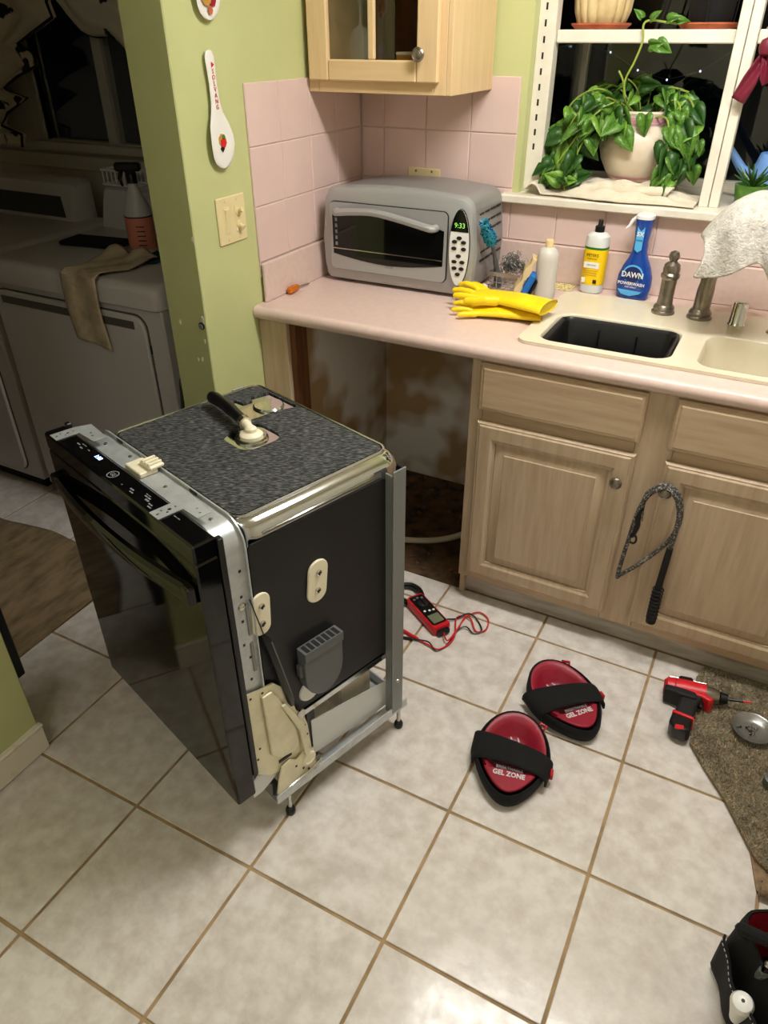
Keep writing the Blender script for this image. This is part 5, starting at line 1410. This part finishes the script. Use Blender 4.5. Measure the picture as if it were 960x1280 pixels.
MB().tube(smooth_path([(0.10, 0.03, 0.012), (0.15, 0.01, 0.02), (0.14, -0.05, 0.016), (0.10, -0.06, 0.010)], 4), 0.007, 8).build('strap', 'black_fabric', pch)
wr = thing('wire_rack', (-0.945, -0.235, 1.1185), 'small white wire rack on top of the dryer console', 'rack')
mb = MB()
for z in (0.004, 0.055):
    mb.tube([(x, y, z) for x, y in rrect(-0.07, 0.10, -0.045, 0.045, 0.006, 2)], 0.0042, 6, None, True)
for k in range(8):
    x = -0.06+k*0.022
    mb.tube([(x, -0.045, 0.055), (x, -0.045, 0.004), (x, 0.045, 0.004), (x, 0.045, 0.055)], 0.0028, 5)
mb.build('wire_frame', 'white_plastic', wr)

# curtains
def curtain(name, fn, nu, nv, label, edge_pts):
    c = thing(name, (-1.3, -0.08, 1.3), label, 'curtain', 'ivy print valances at the laundry window')
    o = MB().grid(lambda u, v: tuple(a-b for a, b in zip(fn(u, v), (-1.3, -0.08, 1.3))), nu, nv).build('cloth', 'curtain', c); solid(o, 0.004)
    MB().tube([tuple(a-b for a, b in zip(p, (-1.3, -0.083, 1.3))) for p in edge_pts], 0.006, 5).build('dark_trim', 'curtain_trim', c)
ZZ = [(1.20, -1.66), (1.25, -1.645), (1.28, -1.76), (1.33, -1.70), (1.393, -1.55), (1.42, -1.69), (1.47, -1.58), (1.51, -1.448), (1.555, -1.46), (1.584, -1.537), (1.62, -1.44), (1.671, -1.305), (1.72, -1.32), (1.80, -1.28), (1.90, -1.25)]
def zzx(z):
    for (z0, x0), (z1, x1) in zip(ZZ, ZZ[1:]):
        if z0 <= z <= z1: return x0+(x1-x0)*(z-z0)/(z1-z0)
    return ZZ[-1][1]
def curL(u, v):
    z = 1.20+v*0.70; xr = zzx(z)
    return (-2.15+u*(xr+2.15), -0.10+0.02*math.sin(u*22+z*14), z)
curtain('curtain', curL, 40, 56, 'ivy print cascade curtain at the left of the laundry window', [(x, -0.105, z) for z, x in ZZ])
def curR(u, v):
    xb, zb = -1.32+u*0.50, 1.76-u*0.33-0.05*math.sin(u*PI*2.2)
    xt, zt_ = -1.15+u*0.45, 1.95-u*0.10
    return (xb+(xt-xb)*v, -0.085+0.018*math.sin(v*16+u*5), zb+(zt_-zb)*v)
curtain('curtain', curR, 30, 24, 'ivy print swag slanting across the right of the laundry window', [curR(i/16, 0) for i in range(17)])
MB().cyl((-2.15, -0.085, 1.96), (-0.60, -0.085, 1.96), 0.012, n=12).build('curtain_rod', 'cream_paint', None, label='curtain rod above the laundry window', cat='rod')

# rug, hanging black item, cables
lrug = thing('laundry_rug', (-1.0, -1.38, 0.0), 'worn brown rug on the laundry floor by the doorway', 'rug', rz=0.03)
def lr(u, v): return (-0.85+u*1.5, -0.33+v*0.62+0.012*math.sin(u*20), 0.008+0.004*mnoise.noise(Vector((u*14, v*8, 0)))+0.010*math.exp(-((u-0.93)/0.05)**2-((v-0.05)/0.12)**2))
o = MB().grid(lr, 60, 30).build('rug_body', 'laundry_rug', lrug); solid(o, 0.009, -1.0)
bj = thing('hanging_slab', (-0.075, -1.782, 0.24), 'black unidentified stool hung on the doorway jamb at left edge', 'slab')  # black item of unknown identity, its shape is a guess
MB().box(-0.055, 0.055, -0.0165, 0.014, 0.0, 0.62, ch=0.004).build('slab_body', 'black_matte', bj)
MB().box(-0.04, 0.04, 0.0145, 0.020, 0.05, 0.30, ch=0.002).build('slab_plate', 'black_plastic', bj)
for k, (x, y) in enumerate(((-0.190, -0.900), (-0.180, -0.905))):
    cbk = thing('power_cable', (x, y, 0.0), ('thin black cable between dryer and wall', 'second black cable looping between dryer and wall')[k], 'cable')
    MB().tube(smooth_path([(0, 0, 0.006), (0.0, 0.0, 0.2), (-0.01, 0.01, 0.42), (0.008, 0.006, 0.62), (0.004, 0.05, 0.72), (0.0, 0.3, 0.8)], 5), 0.004, 6).build('cable_cord', 'black_plastic', cbk)

# ================================================================== ON THE KITCHEN FLOOR
# clamp meter and leads
cm = thing('clamp_meter', (0.70, -0.842, 0.0), 'red and black clamp multimeter lying on the tiles', 'multimeter', rz=math.atan2(-0.10, 0.155))
MB().loft([[(x, y, z) for x, y in rrect(-0.085, 0.090, -0.033+i, 0.033-i, 0.010, 4)] for i, z in ((0.004, 0.001), (0.0, 0.008), (0.0, 0.028), (0.004, 0.034))]).build('body', 'bright_red', cm)
fc = MB().prism(rrect(-0.078, 0.076, -0.026, 0.026, 0.008, 4), 0.0342, 0.036).build('face', 'black_plastic', cm)
MB().prism(rrect(0.028, 0.070, -0.020, 0.020, 0.003, 3), 0.0362, 0.0368).build('screen', 'screen_lcd', fc)
MB().lathe([(0.019, 0), (0.018, 0.006), (0.015, 0.008)], (-0.030, 0, 0.0362), 22).build('dial', 'black_matte', fc)
MB().box(-0.046, -0.014, -0.003, 0.003, 0.044, 0.049, ch=0.001).build('dial_grip', 'black_plastic', fc)
for x, y, mm in ((0.004, -0.014, 'label_white'), (0.008, 0.002, 'label_white'), (0.010, 0.016, 'label_white'), (-0.062, -0.014, 'print_grey'), (-0.066, 0.0, 'print_grey'), (-0.060, 0.014, 'print_grey')):
    MB().lathe([(0.0045, 0), (0.004, 0.001)], (x, y, 0.0362), 10).build('button', mm, fc)
for s_ in (-1, 1):
    MB().tube(smooth_path([(-0.080, s_*0.030, 0.018), (-0.115, s_*0.040, 0.018), (-0.150, s_*0.030, 0.018), (-0.168, s_*0.003, 0.018)], 4), 0.0095, 8).build('clamp_jaw', 'black_plastic', cm)
MB().box(0.080, 0.104, -0.022, 0.022, 0.004, 0.024, ch=0.004).build('jack_block', 'black_plastic', cm)
def lead(name, label, m, pts, r=0.0026):
    t = thing(name, (0.80, -0.86, 0.0), label, 'test lead')
    MB().tube([p-Vector((0.80, -0.86, 0)) for p in smooth_path(pts, 6)], r, 6).build('lead_wire', m, t)
    a, b = Vector(pts[-2]), Vector(pts[-1]); d = (b-a).normalized()
    MB().tube([b-d*0.004-Vector((0.80, -0.86, 0)), b+d*0.05-Vector((0.80, -0.86, 0)), b+d*0.075-Vector((0.80, -0.86, 0))], [0.005, 0.0055, 0.003], 8).build('probe', m, t)
lead('test_lead', 'red multimeter test lead looping over the tiles', 'bright_red', [(0.775, -0.885, 0.016), (0.81, -0.93, 0.018), (0.815, -0.86, 0.012), (0.815, -0.79, 0.008), (0.845, -0.745, 0.007), (0.885, -0.765, 0.006), (0.895, -0.815, 0.006), (0.868, -0.835, 0.006), (0.83, -0.79, 0.010), (0.79, -0.805, 0.008), (0.82, -0.90, 0.01), (0.80, -0.965, 0.007), (0.76, -0.965, 0.007), (0.715, -0.955, 0.007)])
lead('test_lead', 'black multimeter test lead looping over the tiles', 'black_plastic', [(0.765, -0.868, 0.016), (0.765, -0.835, 0.012), (0.79, -0.812, 0.008), (0.82, -0.775, 0.014), (0.855, -0.785, 0.006), (0.885, -0.825, 0.006), (0.865, -0.848, 0.006), (0.835, -0.835, 0.010), (0.815, -0.86, 0.006), (0.812, -0.935, 0.005), (0.79, -0.975, 0.005), (0.755, -0.955, 0.010), (0.70, -0.965, 0.006)])

# knee pads
def knee_pad(loc, rz, label, tilt=0.0):
    k = thing('knee_pad', loc, label, 'knee pad', 'red and black gel knee pads on the tiles', rz=rz)
    def outl(s_, n=40):
        pts = []
        for i in range(n):
            a = 2*PI*i/n
            x = 0.128*math.cos(a); y = 0.098*math.sin(a)*(1.0-0.30*max(0, math.cos(a))-0.02)
            pts.append((x*s_, y*s_))
        return pts
    def zf(x, h): return h + (0.022*max(0, -x/0.128)**1.5 if h > 0.036 else 0.0)
    def ring(s_, h): return [(x, y, zf(x, h) if h > 0.004 else h) for x, y in outl(s_)]
    MB().loft([ring(0.86, 0.001), ring(0.96, 0.010), ring(1.0, 0.030), ring(0.985, 0.046), ring(0.94, 0.050), ring(0.90, 0.040), ring(0.88, 0.004)], True, True).build('shell', 'black_fabric', k, 60)
    def cup(s_, h, dx=0): return [(x*s_-0.012+dx, y*s_, zf(x*s_, h)) for x, y in outl(1.0)]
    cu = MB().loft([cup(0.88, 0.040), cup(0.85, 0.051), cup(0.78, 0.052), cup(0.66, 0.040), cup(0.56, 0.024), cup(0.46, 0.0165), cup(0.15, 0.0155)], False, True).build('gel_cup', 'gel_red', k, 60)
    for j in range(5):
        y = -0.034+j*0.017
        MB().box(-0.092, -0.03, y-0.0022, y+0.002, 0.016, 0.0215, ch=0.0015, M=Matrix.Rotation(0.35, 4, 'Z')).build('rib', 'print_white', cu)
    # front tongue with lettering
    tongue = [(x, y) for x, y in outl(0.86) if x > 0.040]
    tongue.sort(key=lambda p: math.atan2(p[1], p[0]))
    tg = MB().prism(tongue, 0.044, 0.0525).build('tongue', 'gel_red', k); bev(tg, 0.003, 2)
    text('lettering', 'GEL ZONE', 0.019, basis((0.063, 0, 0.0528), (0, 1, 0), (-1, 0, 0)), 'print_white', tg, bold=0.0006, sx=0.86)
    text('lettering', 'BREATHABLE', 0.0125, basis((0.047, 0, 0.0528), (0, 1, 0), (-1, 0, 0)), 'print_grey', tg, bold=0.0003, sx=0.9)
    # strap over the middle
    def strap(u, v):
        a = PI*(0.0+1.0*u)
        xx = -0.030+v*0.072+0.010*math.cos(a)-0.028*(u-0.5)*(1-v)
        y = 0.0975*(1-0.30*max(0, xx/0.128))*math.cos(a); z = 0.022+0.038*math.sin(a)**0.45
        return (xx, y, z+0.003*math.sin(v*PI))
    o = MB().grid(strap, 30, 8).build('strap', 'black_fabric', k, 60); solid(o, 0.005, 1.0)
    bk = MB().tube([(-0.098, 0.050, 0.052), (-0.112, 0.058, 0.056), (-0.104, 0.074, 0.054), (-0.090, 0.066, 0.050)], 0.0045, 8, None, True).build('buckle', 'red_plastic', k)
    MB().box(0.012, 0.032, 0.096, 0.104, 0.026, 0.046, ch=0.002).build('strap_tab', 'red_plastic', k)
    k.scale = (1.05, 1.05, 1.05)
    return k
knee_pad((1.212, -1.015, 0.0), math.radians(-42), 'red and black knee pad nearer the cabinets')
knee_pad((1.143, -1.275, 0.0), math.radians(-78), 'red and black knee pad nearer the camera')

# cordless impact driver lying on its side
dl = thing('impact_driver', (1.534, -0.818, 0.006), 'red and black cordless impact driver lying at the rug edge', 'drill', rot=(0.0, -0.09, 0.10))
MB().tube([(-0.078, 0, 0.034), (-0.072, 0, 0.034), (-0.03, 0, 0.034), (0.03, 0, 0.034)], [0.024, 0.031, 0.032, 0.030], 18).build('motor_housing', 'bright_red', dl)
MB().tube([(-0.082, 0, 0.034), (-0.050, 0, 0.034)], [0.022, 0.0325], 18).build('rear_cap', 'dark_red', dl)
MB().tube([(0.030, 0, 0.034), (0.052, 0, 0.034), (0.066, 0, 0.034)], [0.028, 0.024, 0.018], 18).build('gear_case', 'pewter', dl)
ck = MB().tube([(0.066, 0, 0.034), (0.070, 0, 0.034), (0.088, 0, 0.034)], [0.014, 0.017, 0.014], 16).build('chuck', 'black_plastic', dl)
MB().cyl((0.088, 0, 0.034), (0.128, 0.004, 0.034), 0.0042, n=8).build('bit_shank', 'black_plastic', ck)
MB().cyl((0.128, 0.004, 0.034), (0.152, 0.006, 0.034), 0.0036, 0.0015, 8).build('bit_tip', 'bright_red', ck)
hdp = [(-0.030, -0.020), (-0.038, -0.050), (-0.044, -0.085), (-0.050, -0.112), (0.000, -0.125), (0.004, -0.085), (0.012, -0.052), (0.030, -0.026), (0.030, -0.005), (-0.03, -0.005)]
o = MB().prism(hdp, 0.014, 0.054).build('handle', 'black_matte', dl); bev(o, 0.009, 3)
o = MB().prism([(-0.064, -0.012), (-0.030, -0.016), (0.0, -0.018), (0.034, -0.022), (0.052, -0.034), (0.040, -0.046), (0.020, -0.034), (0.0, -0.030), (-0.034, -0.030), (-0.066, -0.030)], 0.010, 0.058).build('housing_trim', 'bright_red', dl); bev(o, 0.004, 2)
o = MB().prism([(-0.080, -0.014), (-0.030, -0.018), (0.004, -0.026), (0.008, -0.05), (-0.034, -0.046), (-0.052, -0.040), (-0.080, -0.036)], 0.006, 0.062).build('overmold', 'black_matte', dl); bev(o, 0.006, 3)
MB().box(0.012, 0.026, -0.058, -0.036, 0.026, 0.044, ch=0.004).build('trigger', 'black_plastic', dl)
o = MB().prism([(-0.052, -0.104), (0.002, -0.118), (0.003, -0.128), (-0.054, -0.114)], 0.010, 0.058).build('handle_band', 'bright_red', dl); bev(o, 0.003, 2)
bt = MB().prism([(-0.053, -0.112), (0.000, -0.126), (-0.004, -0.165), (-0.018, -0.176), (-0.048, -0.168), (-0.060, -0.150)], 0.009, 0.057).build('battery', 'black_plastic', dl); bev(bt, 0.007, 3)
MB().box(-0.044, -0.020, -0.171, -0.156, 0.050, 0.0578, ch=0.002).build('battery_badge', 'bright_red', bt)
o = MB().box(-0.045, -0.005, 0.022, 0.045, 0.026, 0.052, ch=0.006).build('belt_clip', 'black_plastic', dl)
MB().tube([(-0.068, 0.034, 0.044), (0.030, 0.034, 0.042)], 0.0035, 8).build('spare_bit', 'wire_chrome', o)

# shaggy rug and the flat mat below it
RP = [(1.545, -0.668), (1.53, -0.72), (1.552, -0.985), (1.60, -1.055), (1.655, -1.125), (1.738, -1.262), (1.775, -1.285), (2.10, -1.17), (2.45, -1.05), (2.45, -0.668)]
shr = thing('shag_rug', (1.9, -0.95, 0.0), 'olive brown shaggy rug in front of the sink cabinet', 'rug')
MB().prism([(x-1.9, y+0.95) for x, y in RP], 0.006, 0.014).build('rug_backing', 'brown_mat', shr)
rng = random.Random(5)
def inside(x, y, P):
    c = False; n = len(P)
    for i in range(n):
        x0, y0 = P[i]; x1, y1 = P[(i+1) % n]
        if (y0 > y) != (y1 > y) and x < (x1-x0)*(y-y0)/(y1-y0)+x0: c = not c
    return c
mb = MB(); cnt = 0
while cnt < 42000:
    x, y = rng.uniform(1.52, 2.45), rng.uniform(-1.29, -0.655)
    if x > 2.05 and rng.random() < 0.6: continue
    if not inside(x, y, RP): continue
    cnt += 1
    a = rng.uniform(0, 2*PI); h = rng.uniform(0.004, 0.010); w_ = rng.uniform(0.0014, 0.0026)
    dx, dy = rng.gauss(0, 0.0026), rng.gauss(0, 0.0026)
    px_, py_ = x-1.9, y+0.95
    c, s_ = math.cos(a)*w_, math.sin(a)*w_
    mb.add([(px_-c, py_-s_, 0.012), (px_+c*0.5-s_, py_+s_*0.5+c, 0.012), (px_+c*0.5+s_, py_+s_*0.5-c, 0.012), (px_+dx-c*0.5, py_+dy-s_*0.5, 0.012+h), (px_+dx+c*0.5, py_+dy+s_*0.5, 0.012+h)],
           [(0, 1, 4, 3), (1, 2, 4), (2, 0, 3, 4)])
o = mb.build('pile', 'rug_pile', shr, 60); o['kind'] = 'stuff'
fm = thing('flat_mat', (1.95, -1.30, 0.0), 'flat brown mat under the shaggy rug, one end curled up', 'mat')
MB().prism([(x-1.95, y+1.30) for x, y in ((1.705, -1.17), (1.724, -1.23), (1.748, -1.335), (2.25, -1.335), (2.35, -1.10), (1.85, -1.06))], 0.0008, 0.005).build('mat_sheet', 'brown_mat', fm)
def curl(u, v):
    a = v*1.5*PI
    return (-0.198+u*0.42, -0.035-0.016*math.sin(a), 0.0215-0.0165*math.cos(a))
o = MB().grid(curl, 14, 16).build('curled_edge', 'brown_mat', fm); solid(o, 0.004)

# magnetic parts dish with screws
md_ = thing('magnetic_dish', (1.693, -0.876, 0.021), 'round steel parts dish holding screws on the shaggy rug', 'dish')
MB().lathe([(0.036, 0.0), (0.042, 0.004), (0.052, 0.016), (0.055, 0.018), (0.0545, 0.0195), (0.050, 0.017), (0.040, 0.0065), (0.030, 0.004), (0.002, 0.004)], (0, 0, 0), 34).build('dish_bowl', 'dish_steel', md_)
rng = random.Random(9)
for k in range(13):
    a = rng.uniform(0, 2*PI); r = rng.uniform(0.006, 0.031); an = rng.uniform(0, 6.28)
    x, y = 1.693+r*math.cos(a), -0.876+r*math.sin(a)
    dark = k % 3 == 0
    sc_ = thing('screw', (x, y, 0.0258), ('dark screw lying in the parts dish' if dark else 'bright screw lying in the parts dish'), 'screw', 'dark screws in the parts dish' if dark else 'bright screws in the parts dish', rz=an)
    mm = 'black_plastic' if dark else 'chrome'
    MB().cyl((0, 0, 0.0022), (0.012, 0, 0.0015), 0.0014, 0.0010, 6).build('shank', mm, sc_)
    MB().lathe([(0.0032, 0), (0.003, 0.0016), (0.001, 0.0026)], (0, 0, 0.003), 10, None, True, (-1, 0, 0)).build('head', mm, sc_)
kn = thing('socket_bit', (1.748, -1.035, 0.0215), 'small dark socket lying on the rug at the right edge', 'socket')
MB().lathe([(0.016, 0.0), (0.017, 0.003), (0.017, 0.024), (0.014, 0.026), (0.009, 0.026), (0.009, 0.012)], (0, 0, 0), 18).build('socket_body', 'grey_plastic', kn)

# tool bag, lower right
bg = thing('tool_bag', (1.858, -1.575, 0.0), 'open black canvas tool bag with red lining at the lower right', 'bag', rz=0.50)
def bring(s_, z, sx=0.0): return [(x*s_+sx, y*s_, z) for x, y in rrect(-0.135, 0.20, -0.115, 0.125, 0.035, 5)]
MB().loft([bring(0.94, 0.001), bring(1.0, 0.012), bring(1.04, 0.09), bring(1.0, 0.17), bring(0.98, 0.195), bring(0.945, 0.195), bring(0.94, 0.15), bring(0.93, 0.02)], True, True).build('bag_body', 'black_fabric', bg, 50)
MB().loft([bring(0.935, 0.192), bring(0.925, 0.10), bring(0.92, 0.022)], False, False).build('lining', 'dark_red', bg)
def pocket(u, v):
    y = -0.115+u*0.225; out = 0.030*math.sin(u*PI)**0.7
    return (-0.142-out*(0.45+0.55*v)-0.004*math.sin(u*14), y, 0.012+v*(0.115+0.03*(1-u)))
o = MB().grid(pocket, 20, 10).build('side_pocket', 'black_fabric', bg); solid(o, 0.004)
st_ = MB()
for k in range(20):
    u = (k+0.2)/20; p0 = Vector(pocket(u, 0.95)); p1 = Vector(pocket(u+0.025, 0.95))
    st_.tube([p0-Vector((0.003, 0, 0)), p1-Vector((0.003, 0, 0))], 0.0008, 4)
st_.build('stitching', 'stitch', bg, kind='stuff')
o = MB().tube(smooth_path([(-0.12, 0.085, 0.17), (-0.15, 0.075, 0.215), (-0.10, 0.035, 0.235), (0.0, 0.0, 0.245), (0.12, -0.01, 0.24)], 5), 0.012, 10).build('carry_handle', 'black_fabric', bg)
MB().box(-0.06, 0.20, 0.055, 0.066, 0.05, 0.205, ch=0.004).build('divider', 'dark_red', bg)
cg = thing('caulk_tube', (1.858-0.150*math.cos(0.5), -1.575-0.150*math.sin(0.5)-0.01, 0.060), 'white nozzle standing in the tool bag side pocket', 'nozzle', rot=(0.12, -0.2, 0.5))
MB().lathe([(0.014, 0.0), (0.016, 0.03), (0.020, 0.075), (0.021, 0.084), (0.017, 0.094), (0.008, 0.099), (0.004, 0.099)], (0, 0, 0), 20).build('nozzle_body', 'white_plastic', cg)
MB().lathe([(0.0035, 0.0), (0.003, 0.002)], (0, 0, 0.0985), 10).build('nozzle_hole', 'label_black', cg)
hy = thing('putty_knife', (1.752, -1.612, 0.135), 'putty knife with dark handle standing inside the tool bag', 'putty knife', rot=(0.25, -0.10, 0.15))
MB().box(-0.022, 0.022, -0.008, 0.008, 0.0, 0.075, ch=0.005).build('knife_handle', 'grey_plastic', hy)
MB().prism(circ(0, 0, 0.020, 20, 0.014), 0, 0.0012, basis((0, -0.0081, 0.052), (1, 0, 0), (0, 0, 1))).build('maker_oval', 'print_grey', hy)
text('lettering', 'HYDE', 0.014, basis((0, -0.0095, 0.052), (1, 0, 0), (0, 0, 1)), 'label_black', hy)
MB().box(-0.020, 0.020, -0.006, 0.006, 0.0755, 0.115, ch=0.003).build('metal_cap', 'chrome', hy)
